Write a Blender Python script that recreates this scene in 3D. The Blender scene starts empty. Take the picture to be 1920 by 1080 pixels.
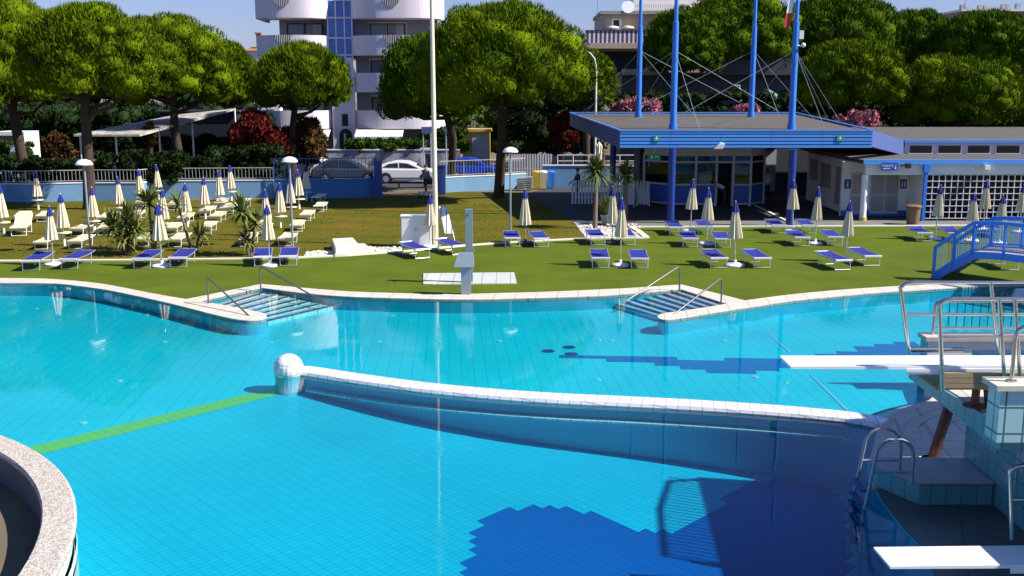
import bpy, bmesh, math, random
import numpy as np
from mathutils import Vector, Matrix
from mathutils.geometry import tessellate_polygon
R = math.radians
random.seed(7)
sc = bpy.context.scene
col = sc.collection
# ------------------------------------------------------------------ camera model
H, PITCH, FPX = 5.8, R(10.6), 1950.0
CP, SP = math.cos(PITCH), math.sin(PITCH)
def ray(u, v):
    x = (u - 960) / FPX; y = (540 - v) / FPX
    return Vector((x, CP + y * SP, -SP + y * CP))
def G(u, v, z=0.0):                      # photo pixel -> point on the level z
    d = ray(u, v); t = (z - H) / d.z
    return Vector((d.x * t, d.y * t, z))
def AY(u, v, Y):                         # photo pixel -> point at distance Y
    d = ray(u, v); t = Y / d.y
    return Vector((d.x * t, Y, H + d.z * t))
# ------------------------------------------------------------------ materials
MATS = {}
def nt_new(name):
    m = bpy.data.materials.new(name); m.use_nodes = True
    nt = m.node_tree; b = nt.nodes['Principled BSDF']
    return m, nt, b
def N(nt, t, **kw):
    n = nt.nodes.new(t)
    for k, v in kw.items():
        if k in n.inputs: n.inputs[k].default_value = v
        else: setattr(n, k, v)
    return n
def M(name, c, rough=.6, metal=0., var=.0, vs=3., bump=0., bs=40., c2=None, stretch=None, spec=.5):
    if name in MATS: return MATS[name]
    m, nt, b = nt_new(name); L = nt.links
    b.inputs['Roughness'].default_value = rough; b.inputs['Metallic'].default_value = metal
    b.inputs['Specular IOR Level'].default_value = spec
    b.inputs['Base Color'].default_value = (*c, 1)
    tc = N(nt, 'ShaderNodeTexCoord')
    vec = tc.outputs['Object']
    if stretch:
        mp = N(nt, 'ShaderNodeMapping'); mp.inputs['Scale'].default_value = stretch
        L.new(vec, mp.inputs['Vector']); vec = mp.outputs['Vector']
    if var or c2:
        no = N(nt, 'ShaderNodeTexNoise', Scale=vs, Detail=6., Roughness=.65); L.new(vec, no.inputs['Vector'])
        rp = N(nt, 'ShaderNodeValToRGB')
        rp.color_ramp.elements[0].position = .32; rp.color_ramp.elements[1].position = .68
        a = c2 if c2 else tuple(x * (1 - var) for x in c); z = c if c2 else tuple(min(1, x * (1 + var)) for x in c)
        rp.color_ramp.elements[0].color = (*a, 1); rp.color_ramp.elements[1].color = (*z, 1)
        L.new(no.outputs['Fac'], rp.inputs['Fac']); L.new(rp.outputs['Color'], b.inputs['Base Color'])
    if bump:
        n2 = N(nt, 'ShaderNodeTexNoise', Scale=bs, Detail=4.); L.new(vec, n2.inputs['Vector'])
        bp = N(nt, 'ShaderNodeBump', Strength=bump, Distance=.02)
        L.new(n2.outputs['Fac'], bp.inputs['Height']); L.new(bp.outputs['Normal'], b.inputs['Normal'])
    MATS[name] = m
    return m
def TILE(name, c, c2, grout, w=.25, h=.25, g=.012, rot=0., rough=.25, wall=False, off=0., blotch=0., wob=0.):
    """square tiles: level surfaces from x,y; upright ones from the run along the face and z"""
    m, nt, b = nt_new(name); L = nt.links
    b.inputs['Roughness'].default_value = rough
    tc = N(nt, 'ShaderNodeTexCoord'); src = tc.outputs['Object']
    if wall:
        ge = N(nt, 'ShaderNodeNewGeometry'); sx = N(nt, 'ShaderNodeSeparateXYZ'); sn = N(nt, 'ShaderNodeSeparateXYZ')
        L.new(src, sx.inputs[0]); L.new(ge.outputs['Normal'], sn.inputs[0])
        ab = {}
        for k in 'XYZ':
            a = N(nt, 'ShaderNodeMath', operation='ABSOLUTE'); L.new(sn.outputs[k], a.inputs[0])
            g_ = N(nt, 'ShaderNodeMath', operation='GREATER_THAN'); g_.inputs[1].default_value = .71
            L.new(a.outputs[0], g_.inputs[0]); ab[k] = g_.outputs[0]
        def mix(f, p, q):
            mx = N(nt, 'ShaderNodeMix', data_type='FLOAT'); L.new(f, mx.inputs[0]); L.new(p, mx.inputs[2]); L.new(q, mx.inputs[3]); return mx.outputs[0]
        s = mix(ab['X'], sx.outputs['X'], sx.outputs['Y']); t = mix(ab['Z'], sx.outputs['Z'], sx.outputs['Y'])
        cb = N(nt, 'ShaderNodeCombineXYZ'); L.new(s, cb.inputs[0]); L.new(t, cb.inputs[1]); src = cb.outputs[0]
    mp = N(nt, 'ShaderNodeMapping'); mp.inputs['Rotation'].default_value = (0, 0, rot); L.new(src, mp.inputs['Vector'])
    if wob:                                # wavers the rows, imitating refraction by rippling water
        nw = N(nt, 'ShaderNodeTexNoise', Scale=1.3, Detail=3.); L.new(tc.outputs['Object'], nw.inputs['Vector'])
        vm = N(nt, 'ShaderNodeVectorMath', operation='MULTIPLY_ADD'); vm.inputs[1].default_value = (wob,wob,0); L.new(nw.outputs['Color'], vm.inputs[0]); L.new(mp.outputs[0], vm.inputs[2]); mp = vm
    br = N(nt, 'ShaderNodeTexBrick'); br.offset = off; br.squash = 1.
    for k, v in {'Color1': (*c, 1), 'Color2': (*c2, 1), 'Mortar': (*grout, 1), 'Scale': 1., 'Mortar Size': g, 'Mortar Smooth': .1, 'Bias': 0., 'Brick Width': w, 'Row Height': h}.items():
        br.inputs[k].default_value = v
    L.new(mp.outputs[0], br.inputs['Vector']); out = br.outputs['Color']
    if blotch:
        no = N(nt, 'ShaderNodeTexNoise', Scale=.35, Detail=5.); L.new(tc.outputs['Object'], no.inputs['Vector'])
        mr = N(nt, 'ShaderNodeMapRange'); mr.inputs[1].default_value = .3; mr.inputs[2].default_value = .7; mr.inputs[3].default_value = 1 - blotch; mr.inputs[4].default_value = 1.
        L.new(no.outputs['Fac'], mr.inputs[0])
        mu = N(nt, 'ShaderNodeMix', data_type='RGBA', blend_type='MULTIPLY'); mu.inputs[0].default_value = 1
        L.new(out, mu.inputs[6]); L.new(mr.outputs[0], mu.inputs[7]); out = mu.outputs[2]
    L.new(out, b.inputs['Base Color'])
    MATS[name] = m
    return m
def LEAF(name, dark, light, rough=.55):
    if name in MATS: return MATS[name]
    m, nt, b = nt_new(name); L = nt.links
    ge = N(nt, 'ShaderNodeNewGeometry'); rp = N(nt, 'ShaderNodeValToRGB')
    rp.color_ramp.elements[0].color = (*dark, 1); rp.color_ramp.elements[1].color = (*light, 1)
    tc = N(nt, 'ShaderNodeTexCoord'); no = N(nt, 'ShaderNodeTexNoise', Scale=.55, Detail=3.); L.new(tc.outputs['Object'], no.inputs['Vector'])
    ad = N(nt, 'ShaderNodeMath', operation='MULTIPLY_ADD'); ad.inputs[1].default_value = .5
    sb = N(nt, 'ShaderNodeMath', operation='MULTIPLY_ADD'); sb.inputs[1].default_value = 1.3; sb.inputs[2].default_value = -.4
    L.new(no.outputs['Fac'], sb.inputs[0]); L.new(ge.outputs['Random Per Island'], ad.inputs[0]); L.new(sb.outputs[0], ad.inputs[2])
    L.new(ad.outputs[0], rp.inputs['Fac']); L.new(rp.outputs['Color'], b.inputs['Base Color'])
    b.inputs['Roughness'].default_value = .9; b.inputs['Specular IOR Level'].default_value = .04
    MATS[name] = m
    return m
# ------------------------------------------------------------------ mesh builder
class MB:
    def __init__(s): s.v = []; s.f = []; s.m = []; s.k = 0
    def add(s, vs, fs):
        o = len(s.v); s.v += [tuple(p) for p in vs]; s.f += [tuple(i + o for i in f) for f in fs]; s.m += [s.k] * len(fs); return s
    def box(s, x0, x1, y0, y1, z0, z1):
        vs = [(x0,y0,z0),(x1,y0,z0),(x1,y1,z0),(x0,y1,z0),(x0,y0,z1),(x1,y0,z1),(x1,y1,z1),(x0,y1,z1)]
        return s.add(vs, [(0,3,2,1),(4,5,6,7),(0,1,5,4),(1,2,6,5),(2,3,7,6),(3,0,4,7)])
    def obox(s, c, size, rz=0., rx=0., ry=0.):
        mt = Matrix.Translation(c) @ Matrix.Rotation(rz, 4, 'Z') @ Matrix.Rotation(rx, 4, 'X') @ Matrix.Rotation(ry, 4, 'Y')
        a, b, d = size[0]/2, size[1]/2, size[2]/2
        vs = [mt @ Vector(p) for p in [(-a,-b,-d),(a,-b,-d),(a,b,-d),(-a,b,-d),(-a,-b,d),(a,-b,d),(a,b,d),(-a,b,d)]]
        return s.add(vs, [(0,3,2,1),(4,5,6,7),(0,1,5,4),(1,2,6,5),(2,3,7,6),(3,0,4,7)])
    def beam(s, a, b, w, h):                  # rectangular bar from a to b, h upright
        a, b = Vector(a), Vector(b); d = (b - a).normalized()
        sd = d.cross(Vector((0,0,1)))
        sd = sd.normalized() if sd.length > 1e-4 else Vector((1,0,0))
        up = sd.cross(d); q = [(-1,-1),(1,-1),(1,1),(-1,1)]
        vs = [p + sd*(i*w/2) + up*(j*h/2) for p in (a, b) for i, j in q]
        return s.add(vs, [(0,3,2,1),(4,5,6,7),(0,1,5,4),(1,2,6,5),(2,3,7,6),(3,0,4,7)])
    def tube(s, pts, r, n=8, cap=True):
        pts = [Vector(p) for p in pts]; rr = r if isinstance(r, (list, tuple)) else [r]*len(pts)
        rings = []; ref = None
        for i, p in enumerate(pts):
            d = (pts[min(i+1, len(pts)-1)] - pts[max(i-1, 0)]).normalized()
            if ref is None:
                ref = Vector((0,0,1)) if abs(d.z) < .9 else Vector((1,0,0))
            a = d.cross(ref).normalized(); b = d.cross(a).normalized(); ref = -b if False else ref
            rings.append([p + (a*math.cos(2*math.pi*k/n) + b*math.sin(2*math.pi*k/n))*rr[i] for k in range(n)])
        vs = [p for rg in rings for p in rg]; fs = []
        for i in range(len(pts)-1):
            for k in range(n):
                fs.append((i*n+k, i*n+(k+1)%n, (i+1)*n+(k+1)%n, (i+1)*n+k))
        if cap: fs += [tuple(range(n))[::-1], tuple((len(pts)-1)*n+k for k in range(n))]
        return s.add(vs, fs)
    def cyl(s, x, y, z0, z1, r0, r1=None, n=16):
        return s.lathe([(r0, z0), (r0 if r1 is None else r1, z1)], x, y, n)
    def lathe(s, prof, cx=0, cy=0, n=16, pleat=0.):
        vs = []; fs = []
        for r, z in prof:
            for k in range(n):
                a = 2*math.pi*k/n; q = r*(1 - pleat*(k % 2))
                vs.append((cx + q*math.cos(a), cy + q*math.sin(a), z))
        for i in range(len(prof)-1):
            for k in range(n):
                fs.append((i*n+k, i*n+(k+1)%n, (i+1)*n+(k+1)%n, (i+1)*n+k))
        fs += [tuple(range(n))[::-1], tuple((len(prof)-1)*n+k for k in range(n))]
        return s.add(vs, fs)
    def prism(s, poly, z0, z1):               # plan polygon, any shape
        n = len(poly); tri = tessellate_polygon([[Vector((p[0], p[1], 0)) for p in poly]])
        vs = [(p[0],p[1],z0) for p in poly] + [(p[0],p[1],z1) for p in poly]
        ar = sum(poly[i][0]*poly[(i+1)%n][1] - poly[(i+1)%n][0]*poly[i][1] for i in range(n))
        fs = []
        for t in tri:
            a, b, c = [Vector(poly[i][:2]) for i in t]
            up = (b-a).cross(c-a) if False else ((b.x-a.x)*(c.y-a.y)-(b.y-a.y)*(c.x-a.x))
            t = tuple(t) if up > 0 else tuple(t)[::-1]
            fs.append(tuple(i+n for i in t)); fs.append(t[::-1])
        for i in range(n):
            j = (i+1) % n
            fs.append((i, j, j+n, i+n) if ar > 0 else (j, i, i+n, j+n))
        return s.add(vs, fs)
    def flat(s, poly, zf):                    # one-sided level sheet facing up
        zf_ = zf if callable(zf) else (lambda x, y: zf)
        tri = tessellate_polygon([[Vector((p[0], p[1], 0)) for p in poly]])
        vs = [(p[0], p[1], zf_(p[0], p[1])) for p in poly]; fs = []
        for t in tri:
            a, b, c = [poly[i] for i in t]
            up = (b[0]-a[0])*(c[1]-a[1])-(b[1]-a[1])*(c[0]-a[0])
            fs.append(tuple(t) if up > 0 else tuple(t)[::-1])
        return s.add(vs, fs)
    def strip(s, pts, z0, z1):                # upright sheet along a line
        vs = [(p[0],p[1],z0) for p in pts] + [(p[0],p[1],z1) for p in pts]; n = len(pts)
        return s.add(vs, [(i, i+1, i+1+n, i+n) for i in range(n-1)])
    def band(s, pts, prof):                   # profile [(offset to the left, z)] swept along a plan line
        nr = []
        for i in range(len(pts)):
            a, b = Vector(pts[max(i-1,0)][:2]), Vector(pts[min(i+1,len(pts)-1)][:2])
            d = (b-a).normalized(); nr.append(Vector((-d.y, d.x)))
        m = len(prof); vs = []
        for p, q in zip(pts, nr):
            for o, z in prof: vs.append((p[0]+q.x*o, p[1]+q.y*o, z))
        fs = []
        for i in range(len(pts)-1):
            for k in range(m):
                fs.append((i*m+k, i*m+(k+1)%m, (i+1)*m+(k+1)%m, (i+1)*m+k))
        fs += [tuple(range(m)), tuple((len(pts)-1)*m+k for k in range(m))[::-1]]
        return s.add(vs, fs)
    def ball(s, c, r, n=16, m=10, sq=(1,1,1)):
        pr = []
        for i in range(m+1):
            a = -math.pi/2 + math.pi*i/m; pr.append((max(1e-3, math.cos(a)), math.sin(a)))
        vs = []; fs = []
        for q, z in pr:
            for k in range(n):
                a = 2*math.pi*k/n; vs.append((c[0]+r*sq[0]*q*math.cos(a), c[1]+r*sq[1]*q*math.sin(a), c[2]+r*sq[2]*z))
        for i in range(m):
            for k in range(n): fs.append((i*n+k, i*n+(k+1)%n, (i+1)*n+(k+1)%n, (i+1)*n+k))
        return s.add(vs, fs)
    def build(s, name, mats, parent=None, smooth=False, loc=None, world=True):
        me = bpy.data.meshes.new(name)
        vs = s.v
        off = Vector((0,0,0))
        if parent is not None and world:
            off = Vector(parent['_loc']) if '_loc' in parent else Vector((0,0,0))
        elif parent is None and loc is not None: off = Vector(loc)
        me.from_pydata([tuple(Vector(p) - off) for p in vs], [], s.f)
        for m in (mats if isinstance(mats, (list, tuple)) else [mats]): me.materials.append(m)
        if s.k: me.polygons.foreach_set('material_index', s.m)
        if smooth: me.polygons.foreach_set('use_smooth', [True]*len(me.polygons))
        bm = bmesh.new(); bm.from_mesh(me); 
        if smooth != 'raw': bmesh.ops.recalc_face_normals(bm, faces=bm.faces)
        bm.to_mesh(me); bm.free()
        if smooth:
            try: me.set_sharp_from_angle(angle=R(50))
            except Exception: pass
        o = bpy.data.objects.new(name, me); col.objects.link(o)
        if parent is not None: o.parent = parent
        elif loc is not None: o.location = loc; o['_loc'] = tuple(loc)
        return o
def sheet(name, poly, z, mat):
    m = MB(); m.flat(poly, z); o = m.build(name, mat, smooth='raw'); 
    o.data.polygons.foreach_set('use_smooth', [False]*len(o.data.polygons)); o['kind'] = 'structure'; return o
LABELS = []
def tag(o, label, cat, group=None):
    o['label'] = label; o['category'] = cat
    if group: o['group'] = group
    LABELS.append(label)
    return o
def root(name, loc, label, cat, group=None, rz=0.):
    o = bpy.data.objects.new(name, None); col.objects.link(o); o.location = loc; o.rotation_euler.z = rz
    o.empty_display_size = .2; o['_loc'] = tuple(loc)
    return tag(o, label, cat, group)
def copy_tree(src, loc, rz, label, group=None, scale=None):
    def cp(o, par):
        c = o.copy(); col.objects.link(c)
        if par is not None: c.parent = par
        for ch in o.children: cp(ch, c)
        return c
    c = cp(src, None); c.location = loc; c.rotation_euler.z = rz; c['_loc'] = tuple(loc)
    if scale: c.scale = scale
    c['label'] = label; LABELS.append(label)
    if group: c['group'] = group
    return c
def text(parent, s, size, loc, rot, mat, name='lettering', ext=.004, align='CENTER'):
    cu = bpy.data.curves.new(name, 'FONT'); cu.body = s; cu.size = size; cu.extrude = ext; cu.align_x = align; cu.align_y = 'CENTER'
    cu.materials.append(mat); t_ = bpy.data.objects.new(name, cu); col.objects.link(t_)
    me = bpy.data.meshes.new_from_object(t_.evaluated_get(bpy.context.evaluated_depsgraph_get())); bpy.data.objects.remove(t_); me.name = name
    o = bpy.data.objects.new(name, me); col.objects.link(o); o.parent = parent
    pl = Vector((0,0,0)); q = parent
    while q is not None:
        if '_loc' in q: pl = Vector(q['_loc']); break
        q = q.parent
    o.location = Vector(loc) - pl; o.rotation_euler = rot
    return o
# ------------------------------------------------------------------ foliage
def np_mesh(name, V, T, mats, parent=None, tmat=None):
    me = bpy.data.meshes.new(name); V = np.asarray(V, np.float32); T = np.asarray(T, np.int32)
    if parent is not None and '_loc' in parent: V = V - np.array(parent['_loc'], np.float32)
    me.vertices.add(len(V)); me.vertices.foreach_set('co', V.ravel())
    me.loops.add(T.size); me.loops.foreach_set('vertex_index', T.ravel())
    me.polygons.add(len(T)); me.polygons.foreach_set('loop_start', np.arange(0, T.size, 3, dtype=np.int32))
    for m in mats: me.materials.append(m)
    if tmat is not None: me.polygons.foreach_set('material_index', np.asarray(tmat, np.int32))
    me.update(calc_edges=True)
    o = bpy.data.objects.new(name, me); col.objects.link(o)
    if parent is not None: o.parent = parent
    return o
def leaves(blobs, n, Ln, W, seed, up=.5, core=.8, inner=.25, jit=.6, low=-.75):
    """blobs (cx,cy,cz,rx,ry,rz): short pointed leaf clusters all over and some inside, plus an uneven dark core"""
    g = np.random.default_rng(seed); B = np.array(blobs, float)
    ar = (B[:,3]*B[:,4] + B[:,3]*B[:,5] + B[:,4]*B[:,5]); pr = ar/ar.sum()
    k = g.choice(len(B), n, p=pr)
    d = g.normal(size=(n,3)); d /= np.linalg.norm(d, axis=1)[:,None]
    d[:,2] = np.where(d[:,2] < low, -d[:,2], d[:,2])
    rr = np.where(g.random(n) < inner, g.uniform(.6,.95,n), g.uniform(.92,1.08,n))
    p = B[k,:3] + d*B[k,3:6]*rr[:,None]
    keep = np.ones(n, bool)
    for b in B:                                   # drop what is deep inside another blob
        q = (p - b[:3])/b[3:6]; keep &= ~((q**2).sum(1) < .55)
    p = p[keep]; d = d[keep]; n = len(p)
    t = d*.7 + np.array([0,0,up]) + g.normal(size=(n,3))*jit*.6; t /= np.linalg.norm(t, axis=1)[:,None]
    s = np.cross(t, g.normal(size=(n,3))); s /= np.linalg.norm(s, axis=1)[:,None] + 1e-9
    l = Ln*g.uniform(.6,1.3,n)[:,None]; w = W*g.uniform(.7,1.3,n)[:,None]
    V = np.stack([p - s*w/2 - t*l*.35, p + s*w/2 - t*l*.35, p + t*l*.65], 1).reshape(-1,3)
    T = np.arange(3*n).reshape(-1,3)
    if core:
        cv, ct = [], []; o = len(V)
        bm = bmesh.new(); bmesh.ops.create_icosphere(bm, subdivisions=2, radius=1)
        bv = np.array([v.co for v in bm.verts]); bf = np.array([[v.index for v in f.verts] for f in bm.faces]); bm.free()
        for b in B:
            q = bv*(1 + g.uniform(-.14,.1,len(bv)))[:,None]
            cv.append(b[:3] + q*b[3:6]*core); ct.append(bf + o); o += len(bv)
        V = np.concatenate([V]+cv); T = np.concatenate([T]+ct)
    return V, T
def pine(u_tr, box, Y, label, n=9000, seed=1, lean=0., leaf='pine', L_=.26, W_=.062, limbs=5, fork=False, flat=1., v_tr=None, dy=0.):
    u0, u1, vt, vb = box; um = (u0+u1)/2
    ztop = AY(um, vt, Y).z; zbot = AY(um, vb, Y).z
    x0, x1 = AY(u0, 200, Y).x, AY(u1, 200, Y).x
    cx, rx = (x0+x1)/2, (x1-x0)/2; ry = rx*.85
    g = np.random.default_rng(seed+50)
    tb = Vector((AY(u_tr, 300, Y).x, Y, 0)); Yt = Y; Y = Y + dy
    if dy: ztop = AY(um, vt, Y).z; zbot = AY(um, vb, Y).z; x0, x1 = AY(u0, 200, Y).x, AY(u1, 200, Y).x; cx, rx = (x0+x1)/2, (x1-x0)/2; ry = rx*.85
    rt = root('stone_pine', (tb.x, tb.y, 0), label, 'tree', 'stone pines')
    hh = ztop - zbot; rb = max(.5, min(1.15, rx*.21, hh*.25)); blobs = []
    nb = int(46 + rx*5); zc = zbot + hh*.40
    for i in range(nb):
        zz = 1 - (i+.5)/nb*1.55; a = i*2.39996 + g.uniform(-.25,.25)
        r = rb*g.choice([.55,.75,.95,1.2,1.35]); q = math.sqrt(max(0, 1-zz*zz)); q = q**.85
        k = g.uniform(.84,1.0)
        bx = cx + math.cos(a)*q*(rx-r*.7)*k; by = Y + math.sin(a)*q*(ry-r*.7)*k
        bz = zc + (zz*(hh*.60-r*.6) if zz > 0 else zz*(hh*.40-r*.3))*k
        blobs.append((bx, by, bz, r*1.15, r*1.15, r*.85))
    for i in range(5):                            # the broad body of the crown
        a = i*1.2566+g.uniform(-.3,.3); f = .22 if i else 0
        blobs.append((cx+math.cos(a)*rx*f, Y+math.sin(a)*ry*f, zc+hh*(.12+.05*g.uniform(-1,1)), rx*g.uniform(.68,.76), ry*.72, hh*g.uniform(.36,.43)))
    fs = max(1., Y/64.); V, T = leaves(blobs, int(n*4.8), L_*fs, W_*fs, seed, up=1.15, inner=.16, jit=.75)
    np_mesh('crown', V, T, [LEAFS[leaf]], rt)
    m = MB(); tx = cx*.6 + tb.x*.4; r0 = .018*(ztop)+.10
    top = Vector((tx, Y, zbot+hh*.45))
    mid = tb.lerp(top, .5) + Vector((lean, 0, 0))
    m.tube([tb+Vector((0,0,-.1)), tb+Vector((lean*.1,0,.25)), tb.lerp(mid,.5), mid, mid.lerp(top,.6), top], [r0*1.45, r0*1.1, r0*.98, r0*.9, r0*.7, r0*.3], 10)
    for i in range(limbs):
        a = i*2*math.pi/limbs + g.uniform(-.4,.4); st = mid.lerp(top, .25+.4*i/limbs)
        e = Vector((cx + math.cos(a)*rx*.72, Y + math.sin(a)*ry*.72, zbot + hh*g.uniform(.22,.42)))
        md = st.lerp(e, .5) + Vector((0,0,-.15*hh*.4))
        m.tube([st, md, e], [r0*.5, r0*.33, r0*.1], 7)
    m.build('trunk', MATS['bark'], rt, smooth=True)
    return rt
def bush(name, label, cat, blobs, n, leaf, L_=.22, W_=.12, seed=3, stems=True, group=None, up=.3):
    b = np.array(blobs); c = b[:,:3].mean(0); rt = root(name, (c[0], c[1], 0), label, cat, group)
    V, T = leaves(blobs, n, L_, W_, seed, up=up); np_mesh('foliage', V, T, [LEAFS[leaf]], rt)
    if stems:
        m = MB()
        for i, q in enumerate(blobs[:6]):
            m.tube([(c[0]+.1*math.cos(i), c[1]+.1*math.sin(i), -.02), (q[0]*.5+c[0]*.5, q[1], q[2]*.5), (q[0], q[1], q[2])], [.06,.045,.02], 6)
        m.build('stem', MATS['bark'], rt, smooth=True)
    return rt
def blob_row(u0, u1, vt, vb, Y, n, seed=0, thick=1.):
    g = random.Random(seed); x0, x1 = AY(u0, 200, Y).x, AY(u1, 200, Y).x
    zt = AY((u0+u1)/2, vt, Y).z; zb = max(.1, AY((u0+u1)/2, vb, Y).z); out = []
    hh = max(zt-zb, .4); w = (x1-x0)/n; nl = max(2, min(4, int(hh/max(w*.9,.3))))
    for i in range(n):
        for lv in range(nl):
            x = x0 + w*(i+.5) + g.uniform(-.4,.4)*w; rr = max(hh/nl*g.uniform(.5,.9), w*.5)
            z = zb + (hh-rr*.6)*(lv+.6)/nl*g.uniform(.85,1.05)
            out.append((x, Y+g.uniform(-.5,.5)*thick, min(z, zt-rr*.6), max(rr*g.uniform(.8,1.1), w*.6), rr*thick, rr*g.uniform(.7,.9)))
    return out
def blob_dome(u0, u1, vt, vb, Y, n, seed=0):
    g = random.Random(seed); x0, x1 = AY(u0, 200, Y).x, AY(u1, 200, Y).x; cx, rx = (x0+x1)/2, (x1-x0)/2
    zt = AY((u0+u1)/2, vt, Y).z; zb = max(.05, AY((u0+u1)/2, vb, Y).z); hh = zt-zb; out = []
    for i in range(n):
        a = i*2.4 + g.uniform(-.5,.5); q = math.sqrt((i+.5)/n)*g.uniform(.8,1.15); r = min(rx, hh)*g.uniform(.18,.40)
        out.append((cx+math.cos(a)*q*(rx-r), Y+math.sin(a)*q*(rx-r)*.8, zb + r*.8 + (hh-1.7*r)*math.sqrt(max(.05,1-q*q*.9))*g.uniform(.55,1.), r, r, r))
        if i % 2: out.append((cx+math.cos(a)*q*(rx-r), Y+math.sin(a)*q*(rx-r)*.8, zb + r*.7, r, r, r*.8))
    return out
# ------------------------------------------------------------------ palette
M('turf', (.080,.112,.004), .95, var=.17, vs=.5, bump=.25, bs=160, spec=.15)
M('lawn', (.058,.084,.004), .95, c2=(.150,.098,.013), vs=.40, bump=.7, bs=30, stretch=(.6,1.6,1), spec=.1)
M('asphalt', (.036,.037,.042), .9, var=.2, vs=2, bump=.2, bs=90)
M('paving', (.16,.15,.14), .85, var=.15, vs=1.5)
M('dirt', (.13,.10,.06), .95, var=.3, vs=.3)
M('stone', (.62,.56,.46), .7, var=.08, vs=2, bump=.1, bs=60)
M('kerbstone', (.66,.62,.5), .75, var=.1, vs=3)
M('violet_slab', (.36,.33,.33), .6, var=.12, vs=3)
M('pink_stone', (.50,.42,.37), .75, var=.12, vs=3)
M('white', (.80,.80,.80), .45, var=.03, vs=2)
M('white_wall', (.74,.74,.74), .75, var=.05, vs=1.2)
M('apartment_white', (.68,.62,.66), .8, var=.06, vs=.8, stretch=(2,2,.3))
M('apartment_grey', (.22,.23,.27), .8, var=.06)
M('cream_fabric', (.74,.66,.50), .85, var=.05, vs=9)
M('cream_plastic', (.66,.57,.35), .5, var=.05, vs=5)
M('blue_fabric', (.011,.018,.21), .8, var=.12, vs=8)
M('blue_light_fabric', (.03,.04,.33), .8)
M('alu', (.62,.63,.66), .35, .7)
M('steel', (.55,.53,.50), .22, .95)
M('grey_metal', (.30,.33,.38), .5, .4)
M('dull_steel', (.16,.17,.17), .4, .6)
M('dark_metal', (.08,.08,.09), .5, .5)
M('sky_blue_paint', (.035,.20,.70), .45, var=.06, vs=1.5)
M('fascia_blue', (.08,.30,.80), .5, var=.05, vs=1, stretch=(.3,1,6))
M('groove', (.01,.03,.12), .8)
M('royal_blue', (.006,.032,.22), .45)
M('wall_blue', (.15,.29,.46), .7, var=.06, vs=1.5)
M('wall_blue_shaded', (.05,.17,.38), .7, var=.08, vs=1.5)  # wall blue with the pine's shade put into the colour
M('panel_blue', (.03,.10,.45), .5)
M('deep_blue', (.03,.06,.25), .6)
M('roof_gravel', (.085,.073,.063), .95, var=.22, vs=3.5, bump=.4, bs=60)
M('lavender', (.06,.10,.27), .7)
M('frame_white', (.50,.52,.55), .5)
M('door_grey', (.42,.44,.5), .6)
M('dark', (.012,.013,.018), .7)
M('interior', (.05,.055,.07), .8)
M('rubber', (.02,.02,.02), .8)
M('bark', (.085,.06,.045), .95, c2=(.045,.033,.03), vs=6, bump=.8, bs=14, stretch=(3,3,.6), spec=.1)
M('palm_bark', (.17,.13,.09), .95, var=.3, vs=12, bump=.6, bs=25)
M('yellow_paint', (.62,.42,.04), .5)
M('kiosk_yellow', (.50,.34,.08), .7, var=.1)
M('brown_plastic', (.20,.12,.07), .6)
M('tan_plank', (.42,.31,.17), .65, c2=(.34,.25,.14), vs=4, stretch=(.5,6,6))
M('rust', (.16,.05,.035), .75, var=.4, vs=8)
M('board_white', (.86,.85,.83), .45)
M('tan_wall', (.45,.36,.26), .85, var=.06)
M('house_grey', (.33,.31,.30), .85, var=.08)
M('terracotta', (.36,.15,.08), .85, var=.15)
M('car_white', (.75,.75,.76), .18)
M('car_dark', (.05,.07,.10), .15)
M('car_blue', (.012,.05,.45), .15)
M('skin', (.50,.30,.21), .6)
M('hair', (.03,.02,.015), .7)
M('cloth_dark', (.03,.035,.05), .85)
M('cloth_white', (.72,.72,.72), .85)
M('cloth_grey', (.22,.2,.22), .85)
M('cloth_red', (.45,.06,.06), .85)
M('red', (.5,.03,.03), .6); M('flag_green', (.01,.22,.05), .8)
M('sign_blue', (.02,.07,.40), .5); M('sign_green', (.02,.35,.22), .5)
M('black_glass', (.02,.025,.03), .05)
M('soft_glass', (.10,.13,.18), .06)
M('tower_glass', (.05,.17,.52), .12, var=.2, vs=.5)
M('pot', (.34,.31,.27), .85, var=.1)
M('fence_white', (.62,.60,.62), .6)
M('fence_grey', (.40,.39,.40), .6)
M('awning_dark', (.10,.05,.14), .85)
M('awning_plain', (.80,.74,.70), .85)
M('pool_lamp', (.65,.85,.88), .3)
M('mural_grey', (.56,.54,.57), .8, c2=(.13,.12,.16), vs=.9)
LEAFS = {}
LEAFS['pine'] = LEAF('pine_needles', (.012,.034,.002), (.145,.210,.004))
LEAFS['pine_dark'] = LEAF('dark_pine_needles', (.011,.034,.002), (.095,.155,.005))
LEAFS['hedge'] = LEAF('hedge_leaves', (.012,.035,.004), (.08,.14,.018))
LEAFS['dark'] = LEAF('shade_leaves', (.006,.015,.006), (.028,.05,.014))  # hedge leaves with the shade put into their colour
LEAFS['red'] = LEAF('red_leaves', (.030,.012,.008), (.20,.022,.018))
LEAFS['rust'] = LEAF('rust_leaves', (.022,.028,.008), (.15,.065,.025))
LEAFS['pink'] = LEAF('oleander_bloom', (.30,.06,.11), (.72,.30,.38))
LEAFS['palm'] = LEAF('palm_leaf', (.04,.07,.012), (.24,.26,.07))
LEAFS['grass'] = LEAF('grass_blade', (.055,.07,.004), (.115,.10,.008))
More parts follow.
